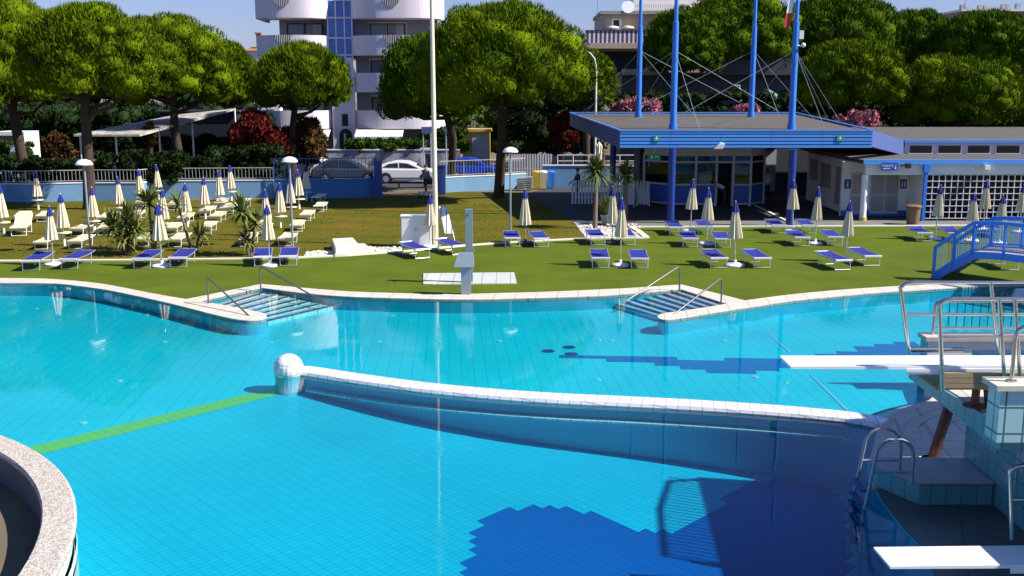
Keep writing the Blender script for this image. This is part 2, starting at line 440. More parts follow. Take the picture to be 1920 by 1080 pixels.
# pool tiles
GA = G(80,850,-.4); GB = G(540,735,-.4); GD = (GB-GA).normalized(); GN = Vector((GD.y,-GD.x,0)); DEEP = math.atan2(GD.y, GD.x)
TC, TC2, TG = (.03,.68,.82), (.02,.64,.80), (.01,.42,.58)
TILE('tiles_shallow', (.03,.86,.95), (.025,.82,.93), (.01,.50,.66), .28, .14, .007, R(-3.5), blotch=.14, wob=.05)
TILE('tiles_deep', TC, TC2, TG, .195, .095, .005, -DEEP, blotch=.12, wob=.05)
TILE('tiles_wall', (.04,.54,.70), (.035,.51,.68), (.03,.44,.60), .28, .60, .006, wall=True)
TILE('tiles_green', (.50,.80,.04), (.44,.76,.04), (.25,.50,.03), .195, .095, .007, -DEEP)
TILE('tiles_mosaic', (.009,.135,.47), (.008,.125,.44), (.005,.095,.38), .195, .095, .006, -DEEP)
TILE('tiles_white', (.78,.74,.74), (.70,.67,.68), (.42,.38,.40), .22, .22, .010, R(10), wall=True)
TILE('tiles_tower', (.12,.31,.34), (.09,.27,.31), (.04,.12,.15), .22, .30, .006, wall=True)
TILE('tiles_patch', (.30,.36,.46), (.26,.32,.43), (.08,.12,.17), .13, .30, .008, wall=True)
TILE('tiles_pad', (.66,.68,.62), (.60,.64,.58), (.35,.38,.33), .45, .3, .015, R(0))
TILE('slabs', (.60,.53,.44), (.55,.48,.41), (.32,.28,.24), .6, .45, .012, R(6), rough=.7)
TILE('grating', (.74,.69,.62), (.70,.66,.6), (.30,.27,.24), .5, .09, .03, R(12), rough=.6)
TILE('stripe_awning', (.80,.76,.74), (.80,.76,.74), (.12,.07,.14), .42, 9, .13, wall=True, rough=.8)
TILE('pale_stripe_awning', (.78,.75,.74), (.74,.71,.72), (.50,.46,.48), .22, 9, .05, wall=True, rough=.8)
TILE('dark_boards', (.105,.095,.085), (.085,.08,.075), (.03,.03,.03), 1.2, .3, .012, R(20), rough=.35)
# pebble-dash concrete
def pebble():
    m, nt, b = nt_new('pebble_concrete'); L = nt.links
    tc = N(nt, 'ShaderNodeTexCoord'); vo = N(nt, 'ShaderNodeTexVoronoi', Scale=38.); L.new(tc.outputs['Object'], vo.inputs['Vector'])
    rp = N(nt, 'ShaderNodeValToRGB'); rp.color_ramp.elements[0].color = (.30,.26,.22,1); rp.color_ramp.elements[1].color = (.60,.54,.48,1)
    sx = N(nt, 'ShaderNodeSeparateColor'); L.new(vo.outputs['Color'], sx.inputs[0]); L.new(sx.outputs[0], rp.inputs['Fac'])
    L.new(rp.outputs['Color'], b.inputs['Base Color']); b.inputs['Roughness'].default_value = .85
    bp = N(nt, 'ShaderNodeBump', Strength=.6, Distance=.02); bp.invert = True; L.new(vo.outputs['Distance'], bp.inputs['Height']); L.new(bp.outputs['Normal'], b.inputs['Normal'])
    MATS['pebble'] = m
pebble()
def white_gravel():
    m, nt, b = nt_new('white_pebbles'); L = nt.links
    tc = N(nt, 'ShaderNodeTexCoord'); vo = N(nt, 'ShaderNodeTexVoronoi', Scale=9.); L.new(tc.outputs['Object'], vo.inputs['Vector'])
    rp = N(nt, 'ShaderNodeValToRGB'); rp.color_ramp.elements[0].color = (.75,.70,.66,1); rp.color_ramp.elements[1].color = (.30,.27,.25,1)
    rp.color_ramp.elements[0].position = .35; rp.color_ramp.elements[1].position = .75
    L.new(vo.outputs['Distance'], rp.inputs['Fac']); L.new(rp.outputs['Color'], b.inputs['Base Color']); b.inputs['Roughness'].default_value = .8
    bp = N(nt, 'ShaderNodeBump', Strength=1., Distance=.05); bp.invert = True; L.new(vo.outputs['Distance'], bp.inputs['Height']); L.new(bp.outputs['Normal'], b.inputs['Normal'])
    MATS['white_pebbles'] = m
white_gravel()
def water():
    m = bpy.data.materials.new('pool_water'); m.use_nodes = True; nt = m.node_tree; nt.nodes.clear(); L = nt.links
    out = N(nt, 'ShaderNodeOutputMaterial'); tr = N(nt, 'ShaderNodeBsdfTransparent'); gl = N(nt, 'ShaderNodeBsdfGlossy'); gl.inputs['Roughness'].default_value = .015
    tr.inputs['Color'].default_value = (.97,.985,.99,1)
    fr = N(nt, 'ShaderNodeFresnel', IOR=1.33); mx = N(nt, 'ShaderNodeMixShader')
    tc = N(nt, 'ShaderNodeTexCoord'); n1 = N(nt, 'ShaderNodeTexNoise', Scale=1.1, Detail=3.); n2 = N(nt, 'ShaderNodeTexNoise', Scale=11., Detail=3.)
    L.new(tc.outputs['Object'], n1.inputs['Vector']); L.new(tc.outputs['Object'], n2.inputs['Vector'])
    n3 = N(nt, 'ShaderNodeTexNoise', Scale=.28, Detail=2.); L.new(tc.outputs['Object'], n3.inputs['Vector'])
    mr = N(nt, 'ShaderNodeMapRange'); mr.inputs[1].default_value = .53; mr.inputs[2].default_value = .68; mr.inputs[3].default_value = .05; mr.inputs[4].default_value = 1.
    L.new(n3.outputs['Fac'], mr.inputs[0])
    mu = N(nt, 'ShaderNodeMath', operation='MULTIPLY'); L.new(n2.outputs['Fac'], mu.inputs[0]); L.new(mr.outputs[0], mu.inputs[1])
    ma = N(nt, 'ShaderNodeMath', operation='MULTIPLY_ADD'); ma.inputs[1].default_value = .25; L.new(n1.outputs['Fac'], ma.inputs[0]); L.new(mu.outputs[0], ma.inputs[2])
    bp = N(nt, 'ShaderNodeBump', Strength=.075, Distance=.05); L.new(ma.outputs[0], bp.inputs['Height'])
    L.new(bp.outputs['Normal'], gl.inputs['Normal'])
    L.new(fr.outputs[0], mx.inputs[0]); L.new(tr.outputs[0], mx.inputs[1]); L.new(gl.outputs[0], mx.inputs[2]); L.new(mx.outputs[0], out.inputs['Surface'])
    va = N(nt, 'ShaderNodeVolumeAbsorption'); va.inputs['Color'].default_value = (0.0,.90,.975,1); va.inputs['Density'].default_value = .6
    L.new(va.outputs[0], out.inputs['Volume'])
    MATS['water'] = m
water()
# ------------------------------------------------------------------ pool outline
def g2(l, z=0.): return [tuple(G(u, v, z)[:2]) for u, v in l]
def smooth(pts, n=4):                     # Catmull-Rom through plan points
    out = []
    for i in range(len(pts)-1):
        p0, p1, p2, p3 = pts[max(i-1,0)], pts[i], pts[i+1], pts[min(i+2,len(pts)-1)]
        for k in range(n):
            t = k/n; out.append(tuple(.5*((2*p1[j]) + (-p0[j]+p2[j])*t + (2*p0[j]-5*p1[j]+4*p2[j]-p3[j])*t*t + (-p0[j]+3*p1[j]-3*p2[j]+p3[j])*t**3) for j in (0,1)))
    return out + [pts[-1]]
inA = smooth(g2([(-60,531.5),(0,531),(100,532),(150,537),(200,544),(250,554),(300,565),(350,577),(400,590),(447,600),(475,601),(497,597),(497,589),(473,583)]))
inB = g2([(417,572),(372,565)]); inC = g2([(488,540)])
inD = smooth(g2([(505,542),(560,549),(640,556),(757,560),(873,562),(973,560),(1107,556),(1180,551)]))
inE = g2([(1277,543),(1362,570)])
inF = smooth(g2([(1340,574),(1290,582),(1245,588),(1233,595),(1247,600),(1280,596),(1347,585),(1413,575),(1480,565),(1547,558),(1647,549),(1713,545),(1827,538),(1940,536)]))
FAR_R = (20.5, inF[-1][1]+.1)
farline = [(-24., inA[0][1])] + inA + inB + inC + inD + inE + inF + [FAR_R]
outA = smooth(g2([(-60,522.5),(0,522),(83,523),(140,527),(187,532),(233,540),(283,550),(349,561.5)]))
outB = g2([(490,533)]); 
outC = smooth(g2([(505,534.5),(640,546),(740,550),(840,552),(940,550),(1040,547),(1173,541),(1262,535)]))
outD = g2([(1278,534),(1397,564)]); outE = smooth(g2([(1410,562),(1480,553),(1563,545),(1647,539),(1723,535),(1827,529),(1940,528)]))
outline_out = [(-24., outA[0][1])] + outA + outB + outC + outD + outE + [(20.5, outE[-1][1]+.1)]
# right side of the pools, from far to near
blockL = [(20.5,21.2),(8.7,21.2)]
rightE = smooth([(8.7,21.2),tuple(G(1752,745)[:2]),(7.35,18.7),tuple(G(1655,790)[:2]),tuple(G(1642,830)[:2]),tuple(G(1632,880)[:2]),tuple(G(1648,928)[:2]),tuple(G(1690,985)[:2]),tuple(G(1732,1034)[:2]),(5.05,11.2),(5.0,9.5),(4.9,7.)])
TUBC, TUBR, TUBI = (-12.3,9.85), 7.22, 6.85
tub_arc = [(TUBC[0]+TUBR*math.cos(R(a)), TUBC[1]+TUBR*math.sin(R(a))) for a in range(-58, 116, 3)]
poolring = farline + blockL[:1] + rightE + [(4.8,3.8)] + tub_arc + [(-24., tub_arc[-1][1])]
def offset_ring(p, d):
    n = len(p); ar = sum(p[i][0]*p[(i+1)%n][1]-p[(i+1)%n][0]*p[i][1] for i in range(n)); sgn = 1 if ar > 0 else -1; out = []
    for i in range(n):
        a, b, c = Vector(p[i-1]), Vector(p[i]), Vector(p[(i+1)%n])
        e1 = (b-a).normalized() if (b-a).length > 1e-6 else Vector((1,0)); e2 = (c-b).normalized() if (c-b).length > 1e-6 else e1
        nn = Vector((e1.y+e2.y, -(e1.x+e2.x)))*sgn
        nn = nn.normalized() if nn.length > 1e-6 else Vector((0,0)); out.append((b.x+nn.x*d, b.y+nn.y*d))
    return out
# ground with the pool cut out
def ring_sheet(name, outer, inner, z, mat):
    tri = tessellate_polygon([[Vector((*p,0)) for p in outer],[Vector((*p,0)) for p in inner]])
    al = outer + inner; m = MB(); fs = []
    for t in tri:
        a, b, c = [al[i] for i in t]; up = (b[0]-a[0])*(c[1]-a[1])-(b[1]-a[1])*(c[0]-a[0])
        fs.append(tuple(t) if up > 0 else tuple(t)[::-1])
    m.add([(p[0],p[1],z) for p in al], fs); o = m.build(name, mat, smooth='raw'); o.data.polygons.foreach_set('use_smooth', [False]*len(o.data.polygons)); o['kind'] = 'structure'; return o
hole = offset_ring(poolring, .06)
ring_sheet('ground', [(-500,-60),(500,-60),(500,700),(-500,700)], hole, -.016, MATS['dirt'])
kerb_l = g2([(-120,492),(0,490.5),(250,488.5),(475,486),(560,484),(650,480),(760,472),(870,461.5),(960,455),(1080,449),(1213,447)])
pave_front = g2([(1183,427)]) + [tuple(G(1920,424)[:2]), (34., G(1920,424).y+.2)]
turf = outline_out[::-1] + [(-24., kerb_l[0][1])] + kerb_l + pave_front + [(34., outline_out[-1][1])]
sheet('turf', turf, 0., MATS['turf'])
lawn = kerb_l[:-2] + [kerb_l[-2]] + g2([(1097,447),(1075,416),(1040,395),(985,362)]) + [tuple(G(820,357)[:2]), tuple(G(700,371)[:2])] + [(-35.,56.),(-60.,56.),(-60.,kerb_l[0][1])]
sheet('lawn', lawn, -.008, MATS['lawn'])
plaza = g2([(1075,416),(1197,434),(1183,427)]) + [tuple(G(1920,423.5)[:2]),(60.,48.),(60.,64.),(2.,64.)] + g2([(985,362),(1040,395)])
sheet('plaza', plaza, -.004, MATS['asphalt'])
sheet('pavement', g2([(1100,415.5),(1920,412)]) + g2([(1920,423.5),(1183,427),(1160,421)]), .002, MATS['paving'])
sheet('gravel_bed', g2([(1076,416.5),(1197,434),(1210,446),(1099,446)]), .001, MATS['white_pebbles'])
sheet('road', [(-120.,64.),(2.,64.),(2.,57.5),(7,57.5),(120.,64.5),(120.,82.),(-120.,82.)], -.006, MATS['asphalt'])
# kerbs
def kerb(name, pts, w=.16, h=.05, mat='kerbstone'):
    m = MB(); m.band(pts, [(-w/2,-.02),(w/2,-.02),(w/2,h),(-w/2,h)]); o = m.build(name, MATS[mat]); o['kind'] = 'structure'; return o
kerb('lawn_kerb', kerb_l, .20); kerb('plaza_kerb', g2([(1213,447),(1197,434),(1183,427)]) , .25); kerb('pavement_kerb', g2([(1184,426.6),(1920,423.4)]) + [(34.,G(1920,424).y+.2)], .22)
kerb('plaza_line', [tuple(G(1411,383)[:2]), tuple(G(1478,417)[:2])], .14, .05)
# coping, walls, floors
m = MB(); m.prism(outline_out + farline[::-1], -.10, .012); o = m.build('pool_coping', MATS['slabs']); o['kind'] = 'structure'
m = MB(); m.strip(farline + blockL[:1] + rightE + [(4.8,3.8)], -3.4, -.01); o = m.build('pool_wall', MATS['tiles_wall']); o['kind'] = 'structure'
part_px = [(541,694),(570,690),(640,700.5),(700,709),(775,719),(850,727),(925,733.5),(1000,739),(1080,743.5),(1160,747),(1280,753),(1370,758.5),(1450,764),(1530,770.5),(1600,778),(1660,789)]
PART = smooth([tuple(G(u, v, .06)[:2]) for u, v in part_px], 3)
SPH = Vector((*PART[0], 0))
SLOPE = .095
def zf(x, y):
    d = (Vector((x, y, 0)) - GA).dot(GN); return -.4 - max(0, d)*SLOPE
bnd = [(GA.x-GD.x*9, GA.y-GD.y*9), (GA.x, GA.y)] + PART[:-1] + [(6.9,17.9)]
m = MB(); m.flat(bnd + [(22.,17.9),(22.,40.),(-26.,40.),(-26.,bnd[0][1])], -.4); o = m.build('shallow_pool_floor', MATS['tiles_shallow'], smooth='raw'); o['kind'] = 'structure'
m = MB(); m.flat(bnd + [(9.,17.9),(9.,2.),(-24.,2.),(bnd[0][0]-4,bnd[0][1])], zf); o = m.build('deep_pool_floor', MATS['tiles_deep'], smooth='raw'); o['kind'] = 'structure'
for n_ in ('shallow_pool_floor','deep_pool_floor'):
    d = bpy.data.objects[n_].data; d.polygons.foreach_set('use_smooth', [False]*len(d.polygons))
# green safety line on the break of slope
gl = [(GA - GD*1.2)+GN*.0, GB + GD*.25]
def onfl(p, dz=.005): return (p.x, p.y, zf(p.x, p.y)+dz)
m = MB(); a0, a1 = gl; m.add([onfl(a0+GN*.02), onfl(a1+GN*.02), (*(a1-GN*.5)[:2], -.395), (*(a0-GN*.5)[:2], -.395)], [(0,1,2,3)])
o = m.build('green_floor_line', MATS['tiles_green']); o['kind'] = 'structure'
# mosaics: whole tiles of the floor grid
def inside(p, poly):
    c = False; n = len(poly)
    for i in range(n):
        a, b = poly[i], poly[i-1]
        if (a[1] > p[1]) != (b[1] > p[1]) and p[0] < (b[0]-a[0])*(p[1]-a[1])/(b[1]-a[1])+a[0]: c = not c
    return c
def unproj_floor(u, v):
    z = -.4
    for _ in range(12):
        p = G(u, v, z); z = .5*z+.5*zf(p.x, p.y)
    return G(u, v, z)
pl = [tuple(unproj_floor(u, v)[:2]) for u, v in [(860,1100),(885,1030),(880,1000),(905,985),(897,975),(940,958),(1040,947),(1080,960),(1130,968),(1200,993),(1270,997),(1330,960),(1400,905),(1470,893),(1560,905),(1590,960),(1590,1100)]]
A = [((Vector((*p,0))-GA).dot(GD), (Vector((*p,0))-GA).dot(GN)) for p in pl]
m = MB(); T_ = .195; a0 = int(min(a for a,_ in A)/T_)-1; a1 = int(max(a for a,_ in A)/T_)+1; b0 = int(min(b for _,b in A)/T_)-1; b1 = int(max(b for _,b in A)/T_)+1
for i in range(a0, a1):
    for j in range(b0, b1):
        if inside(((i+.5)*T_, (j+.5)*T_), A):
            q = [GA + GD*(i+di)*T_ + GN*(j+dj)*T_ for di, dj in ((0,0),(1,0),(1,1),(0,1))]
            m.add([onfl(p) for p in q], [(0,1,2,3)])
o = m.build('deep_floor_mosaic', MATS['tiles_mosaic']); o['kind'] = 'structure'
sw = [tuple(G(u, v, -.4)[:2]) for u, v in [(1040,667),(1090,664),(1170,666),(1250,672),(1340,675),(1400,672),(1475,672),(1600,655),(1700,640),(1725,640),(1725,668),(1500,692),(1440,692),(1400,698),(1330,699),(1270,692),(1230,684),(1170,679),(1110,674)]]
ca, sa = math.cos(R(-4)), math.sin(R(-4))
rotp = lambda p: (p[0]*ca+p[1]*sa, -p[0]*sa+p[1]*ca)
B_ = [rotp(p) for p in sw]; m = MB(); tw, th = .56, .28
for i in range(int(min(b[0] for b in B_)/tw)-1, int(max(b[0] for b in B_)/tw)+1):
    for j in range(int(min(b[1] for b in B_)/th)-1, int(max(b[1] for b in B_)/th)+1):
        if inside(((i+.5)*tw, (j+.5)*th), B_):
            q = [((i+di)*tw, (j+dj)*th) for di, dj in ((0,0),(1,0),(1,1),(0,1))]
            m.add([(p[0]*ca-p[1]*sa, p[0]*sa+p[1]*ca, -.395) for p in q], [(0,1,2,3)])
o = m.build('shallow_floor_mosaic', MATS['tiles_mosaic']); o['kind'] = 'structure'
m = MB()
for u, v in ((1028,658.5),(1067,651.5),(1071,664)):
    p = G(u, v, -.4); m.lathe([(.16,-.399),(.16,-.39)], p.x, p.y, 14)
m.build('floor_drain', MATS['deep_blue'])['kind'] = 'structure'
m = MB()
for u, v in ((68,579),(275,591),(308,641),(508,642),(224,714),(736,592),(932,592),(711,641),(936,640),(1147,639),(1358,639),(1416,707),(1122,712),(156,793),(1123,637),(190,655)):
    p = G(u, v, -.4); m.lathe([(.07,-.399),(.07,-.385)], p.x, p.y, 12)
m.build('floor_inlet', MATS['pool_lamp'])['kind'] = 'structure'
# white line on the shallow floor at the right
m = MB(); q = [G(u, v, -.4) for u, v in ((1290,600),(1340,622),(1440,626),(1482,662),(1520,703),(1590,772))]
for a, b in ((0,1),(2,3),(4,5)): m.beam((q[a].x,q[a].y,-.393),(q[b].x,q[b].y,-.393),.035,.012)
m.build('floor_line', MATS['pool_lamp'])['kind'] = 'structure'
# water
wr = offset_ring(poolring, .03)
m = MB(); m.prism(wr, -3.5, -.03); o = m.build('water', MATS['water']); o['kind'] = 'structure'
# ------------------------------------------------------------------ pool stairs (two nooks)
def nook(name, A0, A1, B0, B1, n, label, side):
    """treads from the edge line A0-A1 down towards the line B0-B1"""
    rt = root(name, (A0[0], A0[1], 0), label, 'pool steps', 'steps into the pool')
    mt = MB(); ms = MB()
    for i in range(n):
        t0, t1 = i/n, (i+1)/n; z = -.02 - .26*t1
        P = [Vector(A0).lerp(Vector(B0), t0), Vector(A1).lerp(Vector(B1), t0), Vector(A1).lerp(Vector(B1), t1), Vector(A0).lerp(Vector(B0), t1)]
        mt.prism([tuple(p[:2]) for p in P], -.8, z)
        a = Vector(B0).lerp(Vector(A0), 1-t1); b = Vector(B1).lerp(Vector(A1), 1-t1); d = (Vector(B0)-Vector(A0)).normalized()*-.09
        ms.prism([tuple(a), tuple(b), tuple(b+d), tuple(a+d)], z-.02, z+.006)
    mt.build('tread', MATS['tiles_tread'], rt); ms.build('nosing', MATS['deep_blue'], rt)
TILE('tiles_tread', (.84,.86,.84), (.80,.83,.82), (.4,.45,.45), .25, .25, .008, R(20))
a0, a1 = g2([(402,569.5)],-.03)[0], g2([(473,546)],-.03)[0]; b0, b1 = g2([(503,606)],-.35)[0], g2([(642,573.5)],-.35)[0]
nook('pool_steps', a0, a1, b0, b1, 7, 'underwater pool steps with dark nosings beside the long curved stone spur on the left', 1)
a0, a1 = g2([(1279,545)],-.03)[0], g2([(1356,571)],-.03)[0]; b0, b1 = g2([(1150,574)],-.35)[0], g2([(1240,601)],-.35)[0]
nook('pool_steps', a0, a1, b0, b1, 7, 'underwater pool steps with dark nosings behind the shorter rounded stone spur on the right', -1)
def rail(label, foot, bend, end, z_end=-.1):
    f = G(*foot); hgt = .72; rt = root('handrail', (f.x, f.y, 0), label, 'handrail', 'steel handrails at the pool steps')
    e = G(*end, .0); e.z = z_end; t = Vector((f.x, f.y, hgt)); b = Vector(bend)
    d = (e - t); m = MB(); r = .024
    pts = [Vector((f.x,f.y,0)), Vector((f.x,f.y,hgt-.08)), Vector((f.x,f.y,hgt-.02))+Vector((d.x,d.y,0)).normalized()*.03, t + Vector((d.x,d.y,0)).normalized()*.14, e]
    m.tube(pts, r, 8); m.build('rail', MATS['dull_steel'], rt, smooth=True)
    m = MB(); m.cyl(f.x, f.y, .012, .03, .06); m.build('foot_plate', MATS['steel'], rt)
rail('steel handrail standing on the left stone spur, sloping down along it', (391,569), (0,0,0), (478,596))
rail('steel handrail at the far corner of the steps by the left stone spur', (489,545), (0,0,0), (610,562))
rail('steel handrail at the far corner of the steps by the right stone spur', (1274,545), (0,0,0), (1168,562))
rail('steel handrail standing on the right stone spur, sloping down along it', (1352,569.5), (0,0,0), (1250,593))
# ------------------------------------------------------------------ partition wall and ball
rt = root('partition_wall', (PART[0][0], PART[0][1], 0), 'low curved wall with white tiled top dividing the two pools', 'pool wall')
m = MB(); m.band(PART, [(-.16,-3.3),(.16,-3.3),(.16,.0),(-.16,.0)]); m.build('wall_face', MATS['tiles_wall'], rt)
m = MB(); m.band(PART, [(-.24,-.055),(.22,-.055),(.25,-.01),(.23,.045),(.17,.06),(-.17,.06),(-.24,.045),(-.27,-.01)]); m.build('tiled_top', MATS['tiles_white'], rt)
m = MB(); m.band(PART[4:-3], [(-.33,-.345),(-.162,-.345),(-.162,-.31),(-.33,-.31)]); m.build('ledge', MATS['tiles_tread'], rt)
rt = root('ball_post', (SPH.x, SPH.y, 0), 'white tiled ball on a short column at the end of the curved wall', 'ball')
m = MB(); m.ball((SPH.x, SPH.y, .10), .315, 22, 14); m.build('ball', MATS['tiles_white'], rt, smooth=False)
m = MB(); m.cyl(SPH.x, SPH.y, -.45, .0, .285, n=22); m.build('column', MATS['tiles_wall'], rt)
# ------------------------------------------------------------------ round tub, lower left
rt = root('round_tub', (TUBC[0], TUBC[1], 0), 'big round tub with a pebble concrete rim at the near left corner of the pool', 'tub')
m = MB(); pr = [(TUBI,.40),(TUBR+.0,.40),(TUBR+.03,.43),(TUBR+.03,.48),(TUBR,.5),(TUBI,.5),(TUBI-.02,.47),(TUBI-.02,.43)]; nn = len(pr)
m.add([(TUBC[0]+r*math.cos(2*math.pi*k/120), TUBC[1]+r*math.sin(2*math.pi*k/120), z) for k in range(120) for r, z in pr], [(k*nn+i, k*nn+(i+1)%nn, (k+1)%120*nn+(i+1)%nn, (k+1)%120*nn+i) for k in range(120) for i in range(nn)])
m.build('rim', MATS['pebble'], rt)
M('tub_paint', (.085,.095,.115), .7, var=.3, vs=1.2)
m = MB(); m.add([(TUBC[0]+r*math.cos(2*math.pi*k/96), TUBC[1]+r*math.sin(2*math.pi*k/96), z) for r, z in ((TUBI,-.75),(TUBI,.40)) for k in range(96)], [(k,(k+1)%96,96+(k+1)%96,96+k) for k in range(96)] + [tuple(range(96))])
m.build('basin', MATS['tub_paint'], rt)
M('tub_outer', (.62,.70,.68), .4, var=.06)
m = MB(); 
for (r, z0, z1) in ((TUBR-.03,.18,.40),(TUBR+.01,.06,.18),(TUBR-.03,-.03,.06),(TUBR-.0,-3.,-.03)):
    m.add([(TUBC[0]+r*math.cos(2*math.pi*k/120), TUBC[1]+r*math.sin(2*math.pi*k/120), z) for z in (z0,z1) for k in range(120)], [(k,(k+1)%120,120+(k+1)%120,120+k) for k in range(120)])
m.build('outer_wall', MATS['tub_outer'], rt)
# ------------------------------------------------------------------ diving corner
deck = rightE[1:] + [(4.8,3.8),(4.8,2.),(24.,2.),(24.,21.2)]
m = MB(); m.flat(deck, .0); o = m.build('diving_deck', MATS['dark_boards'], smooth='raw'); o['kind'] = 'structure'; o.data.polygons.foreach_set('use_smooth',[False]*len(o.data.polygons))
cop = [p for p in rightE if 14.5 < p[1] < 20.2]
m = MB(); m.band(cop, [(-.02,-.12),(.62,-.12),(.62,.016),(-.02,.016)]); o = m.build('curved_coping', MATS['pink_stone']); o['kind'] = 'structure'
cg = [p for p in rightE if 15.0 < p[1] < 19.6]
m = MB(); m.band(cg, [(.70,0.),(.98,0.),(.98,.03),(.70,.03)]); m.band(cg, [(.16,0.018),(.40,0.018),(.40,.03),(.16,.03)]); o = m.build('overflow_grating', MATS['grating']); o['kind'] = 'structure'
m = MB(); m.flat([(5.9,15.1),(9.5,15.1),(9.5,19.5),(8.8,19.5),(7.9,18.5),(7.05,17.4)], .008); o = m.build('deck_slabs', MATS['slabs'], smooth='raw'); o['kind'] = 'structure'
# curved underwater steps where the far pool meets the tower foot
rt = root('curved_step', (7.3,18.9,0), 'curved underwater step with ribbed tiles beside the diving tower', 'pool steps')
st = smooth([tuple(G(1612,776)[:2]), tuple(G(1650,760)[:2]), tuple(G(1700,747)[:2]), tuple(G(1748,741)[:2])])
m = MB(); m.prism(st + [(7.9,19.1),(7.2,18.4),(6.6,17.9)], -.8, -.14); m.build('tread', MATS['tiles_tread2'] if 'tiles_tread2' in MATS else TILE('tiles_tread2', (.45,.70,.74),(.42,.66,.71),(.14,.35,.42),.6,.07,.014,R(30)), rt)
m = MB(); m.band(st, [(-.03,-.15),(.03,-.15),(.03,-.13),(-.03,-.13)]); m.build('nosing', MATS['deep_blue'], rt)
# plinth of the low platform beyond the boards
rt = root('low_wall', (8.7,21.2,0), 'thick white low wall with a pale cap behind the diving boards', 'wall')
m = MB(); m.box(8.72,18.,21.22,21.58,-.6,.70); m.build('wall', MATS['white_wall'], rt)
m = MB(); m.box(8.66,18.,21.16,21.64,.70,.79); m.build('cap', MATS['pink_stone'], rt)
m = MB(); m.box(8.705,8.719,21.23,21.57,-.6,.69); m.build('tiled_end', MATS['tiles_tower'], rt)
rt = root('low_railing', (8.9,21.45,.79), 'low steel railing of thin upright bars on the white low wall', 'railing')
m = MB(); m.tube([(8.90,21.45,.79),(8.90,21.45,1.40),(8.94,21.45,1.47),(9.02,21.45,1.50),(18,21.45,1.50)], .035); m.tube([(8.90,21.45,.93),(18,21.45,.93)], .03); m.build('frame', MATS['steel'], rt, smooth=True)
m = MB()
for i in range(54): m.tube([(9.05+i*.165,21.45,.93),(9.05+i*.165,21.45,1.49)], .011, 5)
m.build('bars', MATS['dark_metal'], rt)
# tower
rt = root('diving_tower', (6.9,12.8,0), 'teal tiled diving tower with overhanging platforms at the right edge', 'diving tower')
m = MB(); m.box(6.9,11.6,9.5,15.15,-.02,2.02); m.build('wall', MATS['tiles_tower'], rt)
m = MB()
rg = random.Random(3)
for (y0, n_, z0) in ((14.6,3,1.35),(14.35,3,1.05),(14.1,4,.75),(13.3,4,1.05),(12.9,5,.75),(13.5,3,.45),(12.3,3,.75),(12.6,3,1.35)):
    m.box(6.893,6.9,y0,y0+.13*n_,z0,z0+.295)
m.build('patch_tiles', MATS['tiles_patch'], rt)
m = MB(); m.box(6.893,6.899,13.75,13.95,1.5,1.68); m.build('notice', MATS['sign_blue'], rt)
A_ = [(5.42,13.75),(5.55,11.3),(12.,11.3),(12.,13.75)]
m = MB(); vs = [(x,y,2.1) for x,y in A_] + [(5.42,13.75,1.98),(5.55,11.3,1.80),(12.,11.3,1.80),(12.,13.75,1.98)]
m.add(vs, [(0,3,2,1),(4,5,6,7),(0,1,5,4),(1,2,6,5),(2,3,7,6),(3,0,4,7)]); m.build('platform', MATS['tiles_tower'], rt)
m = MB(); m.prism([(5.47,13.70),(5.60,11.35),(11.9,11.35),(11.9,13.70)], 2.1, 2.112); m.build('platform_top', MATS['slabs'], rt)
TILE('tiles_block', (.40,.62,.62), (.36,.58,.60), (.08,.16,.18), .21, .30, .012, wall=True)
m = MB(); m.box(5.36,11.,11.0,11.29,2.0,2.60); m.build('parapet', MATS['tiles_block'], rt)
m = MB(); m.box(5.30,11.,10.96,11.34,2.60,2.66); m.build('parapet_cap', MATS['stone'], rt)
m = MB(); m.prism([(10.1,12.2),(11.4,12.2),(11.4,14.95),(13.6,14.95),(13.6,18.),(11.7,18.),(11.7,16.8),(10.1,16.8)],4.75,5.0); m.box(13.1,13.5,17.5,17.9,0,4.749); m.build('unseen_platform', MATS['tiles_tower'], rt)  # out of view; outline cut to throw and gap the shadow on the pool
m = MB()
for i in range(26): m.tube([(10.12,13.6+i*.12,5.0),(10.12,13.6+i*.12,5.85-(.35*(i/26)**2))], .022, 5)
m.tube([(10.12,13.5,5.0),(10.12,13.5,5.85),(10.12,15.2,5.8),(10.12,16.4,5.55),(10.12,16.7,5.0)], .05); m.build('unseen_railing', MATS['steel'], rt)  # out of view, set for its bar shadow on the pool floor
rt = root('steel_post', (6.75,16.3,0), 'leaning rust brown post under the tower platform', 'post')
m = MB(); m.tube([(6.76,15.95,0),(6.72,15.4,1.0),(6.70,15.2,1.5)], .085, 8); m.build('post', MATS['rust'], rt); m = MB(); m.cyl(6.76,15.95,.0,.03,.16); m.build('foot_plate', MATS['dark_metal'], rt)
# boards
def board(label, x0, yc, z, L_, rot, wd=.5):
    rt = root('diving_board', (x0, yc, z), label, 'diving board', 'white diving boards', rz=rot)
    rt['_loc'] = (0,0,0)
    m = MB(); m.add([(x,y,zz) for x, t in ((0,.018),(2.2,.035),(L_,.04)) for y, zz in ((-wd/2,-t),(wd/2,-t),(wd/2,.012),(-wd/2,.012))],
        [(0,1,2,3),(11,10,9,8)] + [(i*4+k,(i+1)*4+k,(i+1)*4+(k+1)%4,i*4+(k+1)%4) for i in (0,1) for k in range(4)])
    m.build('board', MATS['board_white'], rt)
    m = MB(); m.box(1.35,L_,-wd/2-.012,-wd/2-.002,-.085,-.02); m.box(1.35,L_,wd/2+.002,wd/2+.012,-.085,-.02); m.build('side_rib', MATS['board_white'], rt)
    return rt
board('upper white diving board between the two steel handrails', 3.25, 12.0, 2.66, 4.8, R(.3))
